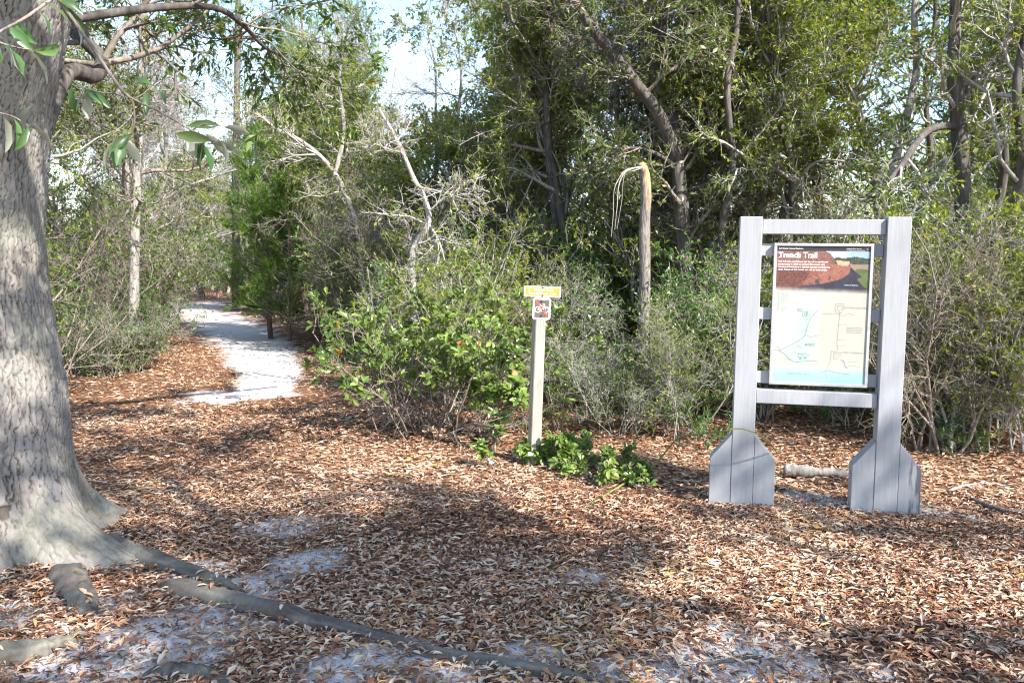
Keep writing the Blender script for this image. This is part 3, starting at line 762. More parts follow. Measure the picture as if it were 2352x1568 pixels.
def kiosk():
    c = G(1861, 1164)
    c[2] = float(ground_z(c[0], c[1]))
    t = thing('trail_kiosk', 'pale grey wooden kiosk with two posts holding a trail map panel', 'kiosk', (c[0], c[1], c[2] - .02), (0, R(.75), R(-12)))
    D = .14
    def part(name, V, F, m='paint', parent=t):
        mb = MB(); mb.add(V, F); return obj(name, mb.mesh(name, MAT[m]), parent)
    px = .460; w = .146
    for s in (-1, 1):
        part('post', *box(s * px, 0, .96, w, D, 2.04, .004))
        for q in (-1, 1):
            x0 = s * px + q * (w / 2 + .002); x1 = x0 + q * .140
            o = [(x0, -.06), (x1, -.06), (x1, .345), (x0, .515)]
            if q < 0: o = o[::-1]
            o2 = part('side_board', *prism(o, -D / 2 + .003, D / 2 - .003, .003), 'stained' if (s, q) == (1, 1) else 'paint')
            if (s, q) == (1, 1): o2['label'] = 'side board with dark mildew streaks'
            if (s, q) in ((-1, -1), (1, -1)):
                for zz in (.08, .27): part('bolt', *box(x1 + q * .006, .0, zz, .012, .022, .022, .003), 'alu')
    part('top_rail', *box(0, .004, 1.915, 2 * px - w - .004, .092, .098, .004))
    part('bottom_rail', *box(0, .004, .780, 2 * px - w - .004, .092, .094, .004))
    for z in (1.765, 1.337, .905): part('cross_rail', *box(0, .030, z, 2 * px - w - .004, .036, .082, .003))
    # the panel
    W, H = .625, .945; cx, cz = .008, 1.336
    fr = MB()
    pn = obj('map_panel', None, t, (cx, -.005, cz)); pn.empty_display_size = .1
    fb = .019
    back = MB(); back.add(*box(0, 0, 0, W - .006, .018, H - .006)); obj('backing', back.mesh('backing', MAT['alu']), pn)
    for a in ((0, H / 2 - fb / 2, W, fb), (0, -H / 2 + fb / 2, W, fb), (-W / 2 + fb / 2, 0, fb, H - 2 * fb - .001), (W / 2 - fb / 2, 0, fb, H - 2 * fb - .001)):
        m = MB(); m.add(*box(a[0], -.008, a[1], a[2], .028, a[3], .002)); obj('frame', m.mesh('frame', MAT['alu']), pn)
    # print: colours on a fine grid
    w2, h2 = W - 2 * fb, H - 2 * fb
    NU, NV = 124, 184
    U, Vv = np.meshgrid(np.linspace(0, 1, NU), np.linspace(0, 1, NV))
    C = np.zeros((NV, NU, 3)); nz = fbm2(U * 26, Vv * 34, 3, 4); n5 = fbm2(U * 90, Vv * 120, 13, 2); big = fbm2(U * 5, Vv * 6, 5, 3)
    C[:] = np.array([.42, .395, .345]) * (0.95 + .08 * big[..., None])
    lf = (U < .49) & (Vv > .33) & (Vv < .835); C[lf] = C[lf] * .4 + np.array([.41, .45, .41]) * .6
    g = smooth(.84, .97, Vv)[..., None]; C = C * (1 - g) + np.array([.27, .45, .43]) * g
    def fill(poly, col, var=.0, tex=nz):
        k = in_poly(U, Vv, poly); C[k] = np.array(col) * (1 + var * (tex[k][:, None] - .5) * 2)
    park = [(.24, .475), (.47, .455), (.40, .53), (.34, .69), (.335, .77), (.41, .79), (.405, .85), (.24, .855), (.12, .80), (.16, .75), (.29, .69), (.24, .68)]
    fill(park, (.36, .50, .455))
    # photograph of the brick wall
    ph = Vv < .335
    pic = np.zeros_like(C); pic[:] = (.09, .085, .075)
    def pf(poly, col, var=.3, tex=nz):
        k = in_poly(U, Vv, poly); pic[k] = np.array(col) * (1 + var * (tex[k][:, None] - .5) * 2)
    pf([(.4, .03), (1, .03), (1, .12), (.4, .12)], (.42, .60, .80), .1)
    k = in_poly(U, Vv, [(.5, .03), (.8, .03), (.8, .12), (.5, .12)]); s_ = smooth(.85, .55, U)[..., None]; pic[k] = (pic * (1 - s_) + np.array([.85, .9, .95]) * s_)[k]
    pf([(.58, .06), (.62, .085), (.66, .075), (.7, .085), (.78, .08), (.84, .072), (.9, .08), (1, .085), (1, .14), (.6, .13)], (.07, .10, .06), .8, n5)
    pf([(.78, .125), (1, .13), (1, .20), (.84, .18)], (.40, .30, .20), .3)
    pf([(.64, .103), (.79, .105), (.77, .14), (.66, .135)], (.80, .52, .30), .1)
    pf([(.86, .16), (1, .165), (1, .32), (.8, .30)], (.16, .21, .07), .5)
    pf([(0, .03), (.50, .03), (.58, .05), (.635, .12), (.5, .13), (0, .2)], (.30, .15, .115), .7, n5)
    pf([(0, .10), (.45, .115), (.63, .125), (.70, .14), (.80, .14), (.79, .19), (.70, .235), (.52, .268), (.35, .28), (0, .325)], (.40, .17, .115), .55, n5)
    lines = (np.sin((Vv + .10 * (1 - U) * (Vv - .12)) * 520) > .35) & in_poly(U, Vv, [(0, .16), (.45, .17), (.5, .26), (0, .32)]); pic[lines] *= .6
    k = in_poly(U, Vv, [(0, .15), (.38, .16), (.3, .29), (0, .325)]); pic[k] *= np.array([.62, .60, .68])
    pf([(.43, .235), (.465, .235), (.465, .27), (.43, .27)], (.10, .08, .09), .1); pf([(.575, .215), (.592, .215), (.592, .237), (.575, .237)], (.14, .07, .06), .1)
    pf([(.80, .15), (.86, .185), (.92, .215), (.875, .24), (.95, .29), (1, .31), (.6, .32), (.2, .33), (0, .335), (.35, .285), (.52, .272), (.70, .24), (.79, .195)], (.055, .055, .075), .4)
    pic *= np.array([.62, .60, .66])
    fade = smooth(.285, .335, Vv + .012 * (nz - .5) - .02 * U)[..., None]
    C = np.where(ph[..., None], pic * (1 - fade) + C * fade, C)
    C[Vv < .036] = (.032, .032, .036)
    col = np.concatenate([C, np.ones((NV, NU, 1))], -1).reshape(-1, 4)
    V = np.stack([(U - .5) * w2, np.full(U.shape, -.0125), (.5 - Vv) * h2], -1).reshape(-1, 3)
    i = (np.arange(NV - 1)[:, None] * NU + np.arange(NU - 1)[None, :]).ravel(); F = np.stack([i, i + NU, i + NU + 1, i + 1], -1)
    m, nt, b = new_mat('panel_print'); a = attr(nt, 'print'); nt.links.new(a.outputs['Color'], b.inputs['Base Color'])
    b.inputs['Roughness'].default_value = .32; b.inputs['Specular IOR Level'].default_value = .45
    pr = obj('map_print', mesh_from('map_print', V, [F], None, False, (m,), col), pn)
    XY = lambda u, v: ((u - .5) * w2, (.5 - v) * h2)
    Y1 = -.0132
    def tx(body, u, v, size, mat='white_print', **k):
        x, z = XY(u, v); return text('lettering', body, size, x, z, Y1, pr, MAT[mat], **k)
    tx('Trench Trail', .018, .083, .050, bold=.0011, sp=.98)
    # slab serifs of the heading
    se = MB()
    for (su, sv, sw) in ((.040, .0838, .030), (.022, .0545, .010), (.058, .0545, .010), (.232, .0838, .030), (.215, .0545, .010), (.251, .0545, .010), (.085, .0838, .016), (.155, .0838, .03), (.203, .0838, .02), (.312, .0838, .016), (.365, .0838, .016), (.385, .0838, .016)):
        x, z = XY(su, sv); se.add(np.array([[x - sw / 2 * w2, Y1 - .0002, z], [x + sw / 2 * w2, Y1 - .0002, z], [x + sw / 2 * w2, Y1 - .0002, z + .0035], [x - sw / 2 * w2, Y1 - .0002, z + .0035]]), [np.array([[0, 1, 2, 3]])])
    for k, s_ in enumerate(('This 0.5-mile trail follows the line of an earthwork', 'constructed in 1863 to connect Barrancas with', 'Advanced Redoubt as a defense against Confederate', 'raids. Traces of the trench can still be seen today.')):
        tx(s_, .018, .118 + k * .0195, .0155, bold=.0003)
    tx('Gulf Islands National Seashore', .02, .022, .0125, bold=.0002)
    tx('National Park Service', .745, .019, .0105); tx('U.S. Department of the Interior', .745, .031, .0088)
    tx('Advanced Redoubt', .74, .282, .0110)
    tx('PENSACOLA  BAY', .16, .942, .016, 'grey_print', sp=1.15, shear=.2)
    tx('ADVANCED REDOUBT', .755, .448, .0165, 'grey_print', sp=1.1); tx('FORT BARRANCAS', .755, .775, .0165, 'grey_print', sp=1.1)
    tx('Reconstruction of Trench Line', .52, .492, .0085, 'grey_print')
    tx('Visitor Center', .352, .722, .011, 'white_print')
    for q, s_ in enumerate(('This historic sketch map', 'of 1863 shows the trench', 'between Fort Barrancas', 'and Advanced Redoubt')): tx(s_, .785, .588 + q * .012, .0098, 'grey_print')
    for q, s_ in enumerate(('Ranger station', 'Visitor center', 'Walking trail', 'Parking', 'Wheelchair access', 'Picnic area', 'Restrooms', 'Telephone', 'Water')): tx(s_, .065, .352 + q * .0155, .0088, 'grey_print')
    tx('Advanced\nRedoubt', .245, .463, .0095, 'black_print'); tx('Trench Trail', .30, .62, .009, 'grey_print')
    tx('Fort\nBarrancas', .335, .785, .0095, 'black_print'); tx('Spanish\nWater\nBattery', .335, .812, .0085, 'black_print'); tx('To\nPensacola\n(NAS)', .035, .738, .0085, 'grey_print')
    tx('Blue Angel Parkway', .12, .83, .0085, 'grey_print')
    ln = MB()
    L = lambda pts, w: ln.add(*ribbon([XY(u, v) for u, v in resample(np.array(pts), 30)], w, Y1))
    L([(.005, .765), (.06, .768), (.14, .745), (.30, .68), (.345, .64), (.37, .57), (.40, .52), (.47, .462)], .0042)
    L([(.06, .768), (.12, .79), (.18, .828), (.25, .848), (.36, .842), (.48, .838)], .0042)
    L([(.345, .648), (.40, .66), (.49, .648)], .003); L([(.30, .68), (.275, .70), (.27, .725), (.29, .735)], .002)
    L([(.345, .62), (.355, .55), (.38, .515), (.385, .48)], .002); L([(.14, .77), (.20, .745), (.27, .735), (.29, .735)], .002); L([(.29, .735), (.32, .755), (.335, .77)], .002)
    L([(.14, .76), (.14, .79), (.20, .812), (.25, .80), (.235, .765)], .0015); L([(.31, .535), (.35, .53), (.39, .527)], .002)
    for pts in ([(.36, .475), (.30, .483), (.31, .51), (.355, .515)], [(.35, .487), (.325, .49), (.33, .502), (.345, .505)]):
        pts = np.array(pts + [pts[0]]); ln.add(*ribbon([XY(u, v) for u, v in pts], .005, Y1 - .0002))
    for pts in ([(.28, .785), (.325, .79), (.32, .808), (.275, .812)], [(.29, .822), (.32, .818), (.31, .832)]):
        pts = np.array(pts + [pts[0]]); ln.add(*ribbon([XY(u, v) for u, v in pts], .006, Y1 - .0002))
    L([(.705, .475), (.70, .55), (.695, .62), (.69, .70), (.70, .75)], .003); L([(.70, .495), (.75, .50), (.80, .485), (.86, .495)], .0015)
    for vv in (.565, .675, .72): L([(.69, vv), (.73, vv + .003), (.76, vv - .004), (.79, vv)], .0013)
    for pts in ([(.66, .415), (.74, .415), (.75, .455), (.72, .48), (.66, .475), (.65, .44)], [(.675, .43), (.725, .43), (.73, .455), (.70, .465), (.675, .46)], [(.635, .76), (.75, .775), (.70, .815), (.625, .825)], [(.655, .775), (.72, .785), (.66, .81)]):
        pts = np.array(pts + [pts[0]]); ln.add(*ribbon([XY(u, v) for u, v in pts], .0028, Y1 - .0002))
    L([(.735, .82), (.77, .835), (.785, .865), (.81, .885)], .006); L([(.80, .84), (.86, .832), (.91, .836)], .002); L([(.80, .875), (.87, .862), (.94, .872)], .002)
    L([(.53, .925), (.60, .905), (.68, .915), (.84, .928)], .003); L([(.63, .83), (.60, .88), (.58, .92), (.60, .96)], .0014)
    L([(.295, .738), (.32, .73), (.345, .722)], .0015)
    for q in range(9):
        u0, v0 = XY(.035, .3485 + q * .0155); ln.add(*ribbon([(u0, u * .001 + v0) for u in (0, 7)], .008, Y1))
    obj('map_lines', ln.mesh('map_lines', MAT['grey_print']), pr); obj('serifs', se.mesh('serifs', MAT['white_print']), pr)
    bx_ = MB(); x, z = XY(.345, .727); bx_.add(np.array([[x, Y1 + .0004, z], [x + .065, Y1 + .0004, z], [x + .065, Y1 + .0004, z + .014], [x, Y1 + .0004, z + .014]]), [np.array([[0, 1, 2, 3]])])
    obj('map_flag', bx_.mesh('map_flag', MAT['teal_print']), pr)
    # arrowhead emblem in the header
    x, z = XY(.965, .018); ah = MB()
    o = np.array([(-.006, .010), (.006, .010), (.0085, .004), (.004, -.006), (0, -.012), (-.004, -.006), (-.0085, .004)])
    ah.add(np.column_stack([o[:, 0] + x, np.full(7, Y1), o[:, 1] + z]), [np.array([[6, 5, 4, 3, 2, 1, 0]])]); obj('emblem', ah.mesh('emblem', plain('emblem_brown', (.22, .11, .06))), pr)
    return t
kiosk()

# ------------------------------------------------------------------ the sign post
def weathered():
    m, nt, b = new_mat('weathered_wood')
    g = tex_noise(nt, 3.0, 6, mapping(nt, (30, 30, 1.3)), .65); k = tex_noise(nt, 1.5, 3, mapping(nt, (6, 6, 4)))
    c = ramp(nt, g, [(.30, (.16, .13, .10)), (.5, (.33, .29, .235)), (.72, (.46, .42, .35))])
    c = mix(nt, ramp(nt, k, [(.45, (0, 0, 0)), (.7, (.5, .5, .5))]), c, (.24, .25, .23))
    nt.links.new(c, b.inputs['Base Color']); b.inputs['Roughness'].default_value = .85; bump(nt, b, g, .5, .004); return m
MAT['weathered'] = weathered()
def rounded(cx, cz, w, h, r, n=6):
    o = []
    for sx, sz, a0 in ((1, 1, 0), (-1, 1, 90), (-1, -1, 180), (1, -1, 270)):
        for k in range(n + 1):
            a = R(a0 + 90 * k / n); o.append((cx + sx * (w / 2 - r) + r * math.cos(a), cz + sz * (h / 2 - r) + r * math.sin(a)))
    return o
def flat(outline, y):
    o = np.array(outline); n = len(o)
    return np.column_stack([o[:, 0], np.full(n, y), o[:, 1]]), [np.arange(n)[None, ::-1]]
def disc(x, z, r, y, n=20, r2=None):
    a = np.arange(n) * 2 * math.pi / n
    if r2 is None: return flat([(x + r * math.cos(t), z + r * math.sin(t)) for t in a], y)
    V = np.concatenate([np.column_stack([x + q * np.cos(a), np.full(n, y), z + q * np.sin(a)]) for q in (r, r2)]); i = np.arange(n); j = (i + 1) % n
    return V, [np.stack([i, i + n, j + n, j], -1)]
def sign_post():
    c = G(1226, 1062); c[2] = float(ground_z(c[0], c[1]))
    t = thing('sign_post', 'weathered square wooden post carrying a small orange sign and a no-bicycles sign', 'sign post', c, (0, R(2.0), R(20)))
    s = .089; m = MB(); m.add(*box(0, 0, .70, s, s, 1.53, .006)); obj('post', m.mesh('post', MAT['weathered']), t)
    orange = plain('sign_orange', (.60, .25, .045), .4); white = MAT['white_print']; red = plain('sign_red', (.62, .075, .03), .45); brown = plain('sign_brown', (.10, .085, .078), .45)
    def mk(name, V, F, mat, par): q = MB(); q.add(V, F); return obj(name, q.mesh(name, mat), par)
    y0 = -s / 2
    # orange sign
    a = obj('trail_sign', None, t, (.005, y0, 1.435)); a.rotation_euler = (0, R(.6), R(-8))
    mk('plate', *prism(rounded(0, 0, .308, .086, .008), -.004, -.0005), white, a)
    mk('field', *flat(rounded(0, 0, .288, .067, .003), -.0046), orange, a)
    text('lettering', 'TRENCH TRAIL', .0245, .008, .004, -.0052, a, white, bold=.0006, align='CENTER'); text('lettering', 'Advanced Redoubt  .5 mile', .0205, .0, -.022, -.0052, a, white, bold=.0004, align='CENTER')
    hk = MB(); hk.add(*disc(-.112, .022, .004, -.0052)); hk.add(*ribbon([(-.112, .017), (-.113, .008), (-.118, -.002)], .005, -.0052)); hk.add(*ribbon([(-.113, .008), (-.108, -.002)], .0035, -.0054)); hk.add(*ribbon([(-.104, .014), (-.106, -.002)], .0015, -.0052)); obj('hiker_symbol', hk.mesh('hiker_symbol', white), a)
    for z in (.034, -.032): mk('bolt', *prism(rounded(0, z, .014, .014, .0065, 4), -.010, -.0047), MAT['iron'], a)
    # no-bicycles sign
    d = obj('bicycle_sign', None, t, (.002, y0, 1.297)); d.rotation_euler = (0, R(.8), R(-2))
    mk('plate', *prism(rounded(0, 0, .154, .178, .022), -.004, -.0005), white, d)
    mk('field', *flat(rounded(0, .0, .125, .146, .008), -.0046), brown, d)
    bk = MB()
    for x in (-.034, .036): bk.add(*disc(x, -.008, .0255, -.0052, 28, .0195))
    hub1, hub2, bb, st, hd = (-.034, -.008), (.036, -.008), (-.004, -.014), (-.014, .022), (.024, .024)
    for p, q, w in ((hub1, bb, .005), (hub1, st, .005), (bb, st, .005), (st, hd, .005), (bb, hd, .006), (hub2, hd, .006), (hd, (.018, .038), .006), ((.018, .038), (.008, .038), .005), (st, (-.017, .030), .005), ((-.024, .031), (-.008, .031), .006), (bb, (-.004, -.026), .006)):
        bk.add(*ribbon([p, q], w, -.0053))
    obj('bicycle_symbol', bk.mesh('bicycle_symbol', white), d)
    mk('slash', *ribbon([(-.058, .068), (.058, -.068)], .013, -.0060), red, d)
    for z in (.060, -.058): mk('bolt', *prism(rounded(-.004, z, .016, .016, .0075, 4), -.012, -.0049), MAT['iron'], d)
sign_post()

# ------------------------------------------------------------------ the large-leaved bush beside the path
def leafy_bush(name, label, u, v, H, W, seed, nleaf_obj, ns=13, tips=9, leaf=.075, lo=.40, lab_cat='shrub'):
    rg = np.random.default_rng(seed)
    c = G(u, v); c[2] = float(ground_z(c[0], c[1]))
    t = thing(name, label, lab_cat, c)
    K = 9; p = np.zeros((ns, K, 3)); p[:, 0, 0] = rg.normal(0, .16 * W, ns); p[:, 0, 1] = rg.normal(0, .22 * W, ns); p[:, 0, 2] = -.05
    az = rg.random(ns) * 6.283; d = norm(np.stack([np.cos(az) * .75 * W / H, np.sin(az) * .6 * W / H, np.full(ns, 1.0)], -1)); L = H * rg.uniform(.7, 1.0, ns)
    for k in range(1, K):
        d = norm(d + rg.normal(0, .16, (ns, 3))); p[:, k] = p[:, k - 1] + d * (L / (K - 1))[:, None]
    rad = rg.uniform(.005, .012, ns)[:, None] * np.linspace(1, .35, K)[None]
    st = MB(); st.add(*tubes(p, rad, 6, rg.random(ns)))
    l1 = children(rg, p, rad, 6, .25, 1, .8, .2, H * .38, .10, .2, 6, .6, .004, .4); l2 = children(rg, *l1, 6, .2, 1, .7, .25, H * .16, .12, .22, 5, .7, .0028, .5)
    dead = children(rg, p, rad, 5, .05, .6, 1.1, .3, H * .30, .02, .3, 6, .35, .0022, .3); dead2 = children(rg, *dead, 4, .2, 1, .8, .3, H * .14, 0, .3, 4, .6, .002, .5)
    for q, s in ((l1, 5), (l2, 3), (dead, 4), (dead2, 3)): level(st, q, s, rg)
    so = obj('stems', st.mesh(name + '_stems', MAT['brown_twig'], True), t)
    ends = np.concatenate([l2[0][:, -2:], l1[0][:, -2:]]); ends = ends[(ends[:, 1, 2] > lo * H * rg.uniform(.7, 1.25, len(ends)))]
    pos = []; dd = []; nn = []; rr = []
    for e in ends:
        tan = norm(e[1] - e[0]); n = rg.integers(3, tips); tone = rg.random()
        for k in range(n):
            a = k * 2.4 + rg.random(); rv = rg.normal(size=3); s1 = norm(np.cross(tan, rv)); s2 = np.cross(tan, s1)
            o = norm(tan * rg.uniform(.2, 1.0) + (s1 * math.cos(a) + s2 * math.sin(a)) * .9 + np.array([0, 0, .15]))
            pos.append(e[1] - tan * .05 * rg.random()); dd.append(o); nn.append(norm(tan * .8 + np.array([.15, -.25, .7]) + rg.normal(0, .25, 3))); rr.append(min(.93, .45 * tone + .55 * rg.random()))
    pos = np.array(pos); dd = np.array(dd); nn = np.array(nn); rr = np.array(rr)
    ln = leaf * np.exp(rg.normal(0, .22, len(pos)))
    order = np.argsort(pos[:, 1] - pos[:, 2] * .35)           # the ones towards the viewer and on top
    near = order[:nleaf_obj]; rest = order[nleaf_obj:]
    if len(rest):
        mb = MB(); mb.add(*leaves(rg, pos[rest], dd[rest], nn[rest], ln[rest], ln[rest] * .46, LEAF8, rr[rest]))
        f = obj('foliage', mb.mesh(name + '_foliage', MAT['bush_leaf']), t); f['kind'] = 'stuff'
    var = []
    for k in range(10):
        V, F, r = leaves(rg, np.zeros((1, 3)), np.array([[1., 0, 0]]), np.array([[0, 0, 1.]]), np.array([1.]), np.array([rg.uniform(.40, .52)]), LEAF8, np.array([(.15, .3, .4, .5, .6, .7, .8, .86, .92, .55)[k]]))
        V[:, 2] -= rg.uniform(-.05, .2) * V[:, 0] ** 2
        var.append(mesh_from('bush_leaf', V, F, r, True, (MAT['bush_leaf'],)))
    red = mesh_from('red_leaf', V, F, r * 0 + 1, True, (MAT['bush_leaf'],))
    from mathutils import Matrix
    for q, k in enumerate(near):
        x = norm(dd[k]); yv = norm(np.cross(nn[k], x)); zv = np.cross(x, yv)
        e = Matrix((x, yv, zv)).transposed().to_euler()
        obj('leaf', red if q % 60 == 17 else var[rg.integers(10)], t, pos[k], e, float(ln[k]))
leafy_bush('broadleaf_bush', 'rounded bush with large glossy green leaves beside the sandy path', 970, 990, 1.66, 1.35, 101, 300, ns=28, lo=.33, leaf=.066)
leafy_bush('broadleaf_sprig', 'low leafy green sprigs growing round the foot of the sign post', 1205, 1068, .45, 1.0, 102, 110, ns=13, lo=.15, tips=4, leaf=.062)
leafy_bush('broadleaf_sprig', 'spray of dark green leaves on the ground right of the sign post', 1310, 1062, .40, .8, 105, 80, ns=10, lo=.15, tips=4, leaf=.06)
leafy_bush('broadleaf_seedling', 'small green seedling in the leaves between sign post and kiosk', 1415, 1095, .36, 1.0, 103, 60, ns=6, lo=.15, tips=4, leaf=.06)
leafy_bush('broadleaf_sprout', 'sprig of big pale green leaves in front of the bush', 1120, 1010, .75, .45, 104, 90, ns=6, lo=.45, tips=7, leaf=.078)

# ------------------------------------------------------------------ single trees one can pick out
def custom_tree(name, label, limbs, seed, bark, twig, leafmat, nb=9, blen=1.6, n2=7, n3=6, leafy=9, leaf=.055, low=.3, group=None, sides=12, leaf_t=LEAF2, bare=.1, base=None):
    rg = np.random.default_rng(seed)
    K = 30
    L = [(resample(np.array(p), K), np.linspace(r0, r1, K) * (1 + .14 * (fbm2(np.linspace(0, 9, K), np.full(K, seed + r0 * 50), 4, 3) - .5) * 2)) for p, r0, r1 in limbs]
    org = np.array(limbs[0][0][0], float) if base is None else np.array(base, float); org[2] = float(ground_z(org[0], org[1]))
    t = thing(name, label, 'tree', org, group=group)
    P0 = np.stack([a for a, _ in L]) - org; R0 = np.stack([c for _, c in L])
    V, F, r = tubes(P0, R0, sides, rg.random(len(L)), True)
    ctr = np.repeat(P0.reshape(-1, 3), sides, 0); k = fbm2(np.tile(np.arange(sides), len(ctr) // sides) * .9, np.repeat(np.arange(len(ctr) // sides), sides) * .5, seed, 3)
    V = ctr + (V - ctr) * (.88 + .26 * k[:, None])
    mb = MB(); mb.add(V, F, r); obj('trunk', mb.mesh(name + '_trunk', MAT[bark], True), t)
    if nb:
        br = MB()
        l1 = children(rg, P0, R0, nb, low, 1, 1.0, .25, blen, .06, .22, 7, .5, .007, .3); l2 = children(rg, *l1, n2, .2, 1, .85, .25, blen * .42, .05, .26, 5, .6, .004, .4); l3 = children(rg, *l2, n3, .15, 1, .75, .3, blen * .2, .02, .4, 3, .7, .0025, .5)
        for q, s in ((l1, 5), (l2, 4), (l3, 3)): level(br, q, s, rg)
        obj('branches', br.mesh(name + '_branches', MAT[twig], True), t)
        if leafy:
            q = l3[0][rg.random(len(l3[0])) > bare]; pos, tan, pi = along(rg, q, leafy, .15, 1); M = len(pos)
            d = tan * .5 + rg.normal(0, .6, (M, 3)); nrm = rg.normal(0, .6, (M, 3)) + [.25, -.2, .7]; ln = leaf * np.exp(rg.normal(0, .25, M))
            lv = MB(); lv.add(*leaves(rg, pos, d, nrm, ln, ln * rg.uniform(.34, .5, M), leaf_t, np.clip(rg.random(len(q))[pi] * .55 + rg.random(M) * .45, 0, 1)))
            obj('crown', lv.mesh(name + '_crown', MAT[leafmat]), t)
    return t
def PX(y, *uv): return [P(u, v, y + dy) for u, v, dy in uv]
def gp(u, y): x = ux(u, y); return np.array([x, y, -.05])
custom_tree('forked_oak', 'dark forked oak rising behind the broken snag', [
    ([gp(1590, 11.0)] + PX(11, (1582, 720, 0), (1575, 600, 0), (1566, 480, 0), (1556, 372, 0)), .105, .085),
    (PX(11, (1556, 372, 0), (1535, 310, -.1), (1508, 255, -.2), (1460, 190, -.3), (1400, 115, -.4), (1345, 45, -.5), (1290, -40, -.6)), .085, .05),
    (PX(11, (1556, 372, 0), (1552, 300, .2), (1545, 200, .3), (1530, 110, .3), (1500, 20, .3), (1480, -90, .3)), .075, .045),
    (PX(11, (1556, 372, 0), (1590, 352, .1), (1615, 340, .2), (1650, 290, .4), (1690, 240, .6)), .05, .02),
    (PX(11, (1556, 385, 0), (1500, 350, -.2), (1450, 340, -.3), (1380, 345, -.4)), .03, .008),
    (PX(11, (1530, 110, .3), (1570, 60, .5), (1600, -40, .7)), .045, .03),
    (PX(11, (1400, 115, -.4), (1440, 90, -.6), (1500, 40, -.8), (1560, 30, -.9)), .022, .012)], 201, 'dark_bark', 'brown_twig', 'oak_leaf', nb=9, blen=1.5, leafy=7, low=.4)
custom_tree('leaning_oak', 'dark upright oak trunk with a drooping side limb past the kiosk', [
    ([gp(2185, 9.2)] + PX(9.2, (2190, 830, 0), (2205, 600, 0), (2212, 450, 0), (2203, 300, 0), (2192, 150, 0), (2195, 20, 0), (2200, -160, 0)), .10, .055),
    (PX(9.2, (2203, 292, 0), (2165, 290, -.1), (2125, 305, -.2), (2090, 350, -.3), (2060, 395, -.35), (2020, 440, -.4), (1980, 470, -.4)), .045, .022),
    (PX(9.2, (2200, 250, 0), (2240, 180, .2), (2300, 110, .4), (2350, 30, .6)), .04, .02)], 202, 'dark_bark', 'pale_twig', 'oak_leaf', nb=10, blen=1.4, leafy=6, low=.3)
custom_tree('slender_oak', 'slim straight grey trunk standing left of the path, sunlit half way up', [
    ([gp(303, 13.5)] + PX(13.5, (306, 740, 0), (310, 560, 0), (314, 400, 0), (322, 240, 0), (328, 80, 0), (332, -120, 0)), .085, .05),
    (PX(13.5, (314, 420, 0), (290, 330, -.2), (250, 260, -.4), (200, 180, -.6)), .035, .015)], 203, 'grey_bark', 'brown_twig', 'oak_leaf', nb=12, blen=1.7, leafy=8, low=.35)
custom_tree('crooked_sapling', 'crooked pale grey sapling behind the large-leaved bush', [
    ([gp(955, 10.2)] + PX(10.2, (948, 620, 0), (955, 560, 0), (985, 512, 0), (975, 455, 0), (950, 410, 0), (925, 350, 0), (900, 300, .1), (870, 250, .2)), .045, .014),
    (PX(10.2, (985, 512, 0), (1010, 560, -.1), (1022, 600, -.1)), .016, .006), (PX(10.2, (960, 430, 0), (1010, 440, -.2), (1060, 455, -.3)), .014, .005),
    (PX(10.2, (925, 350, 0), (900, 345, -.1), (860, 330, -.2)), .012, .005)], 204, 'pale_twig', 'pale_twig', 'yellow_leaf', nb=8, blen=.8, leafy=1, low=.2, bare=.5)
custom_tree('curved_oak', 'thin oak curving up over the young pine', [
    ([gp(840, 15)] + PX(15, (835, 650, 0), (820, 520, 0), (770, 400, 0), (700, 330, 0), (640, 300, 0), (590, 260, .3)), .06, .02),
    (PX(15, (770, 400, 0), (790, 300, .2), (780, 180, .3), (800, 60, .4)), .04, .015)], 205, 'grey_bark', 'pale_twig', 'yellow_leaf', nb=11, blen=1.6, leafy=6, low=.3, bare=.3)
custom_tree('straight_pine_trunk', 'straight dark trunk beside the path behind the young pine', [
    ([gp(545, 32)] + PX(32, (541, 640, 0), (542, 500, 0), (541, 380, 0), (545, 200, 0), (548, -60, 0)), .16, .10)], 206, 'dark_bark', 'brown_twig', 'oak_leaf', nb=14, blen=1.9, leafy=6, low=.4)
custom_tree('tall_thin_oak', 'tall thin grey oak behind the kiosk top rail', [
    ([gp(1745, 12)] + PX(12, (1742, 600, 0), (1750, 420, 0), (1760, 280, 0), (1740, 140, 0), (1725, 0, 0), (1730, -150, 0)), .075, .04),
    (PX(12, (1760, 300, 0), (1790, 200, .2), (1840, 120, .4), (1870, 20, .5)), .04, .02), (PX(12, (1745, 430, 0), (1700, 380, -.2), (1670, 300, -.3), (1640, 180, -.3), (1650, 60, -.2)), .05, .03)], 207, 'grey_bark', 'brown_twig', 'yellow_leaf', nb=11, blen=1.5, leafy=8, low=.35)
custom_tree('slanting_oak', 'grey trunk slanting up to the right above the kiosk', [
    ([gp(2010, 10.6)] + PX(10.6, (2020, 700, 0), (2028, 560, 0), (2040, 430, 0), (2075, 300, 0), (2105, 160, 0), (2100, 40, 0), (2110, -100, 0)), .06, .035),
    (PX(10.6, (2040, 430, 0), (1990, 330, .2), (1960, 220, .3), (1900, 120, .4)), .03, .012)], 208, 'grey_bark', 'brown_twig', 'yellow_leaf', nb=10, blen=1.3, leafy=8, low=.35)
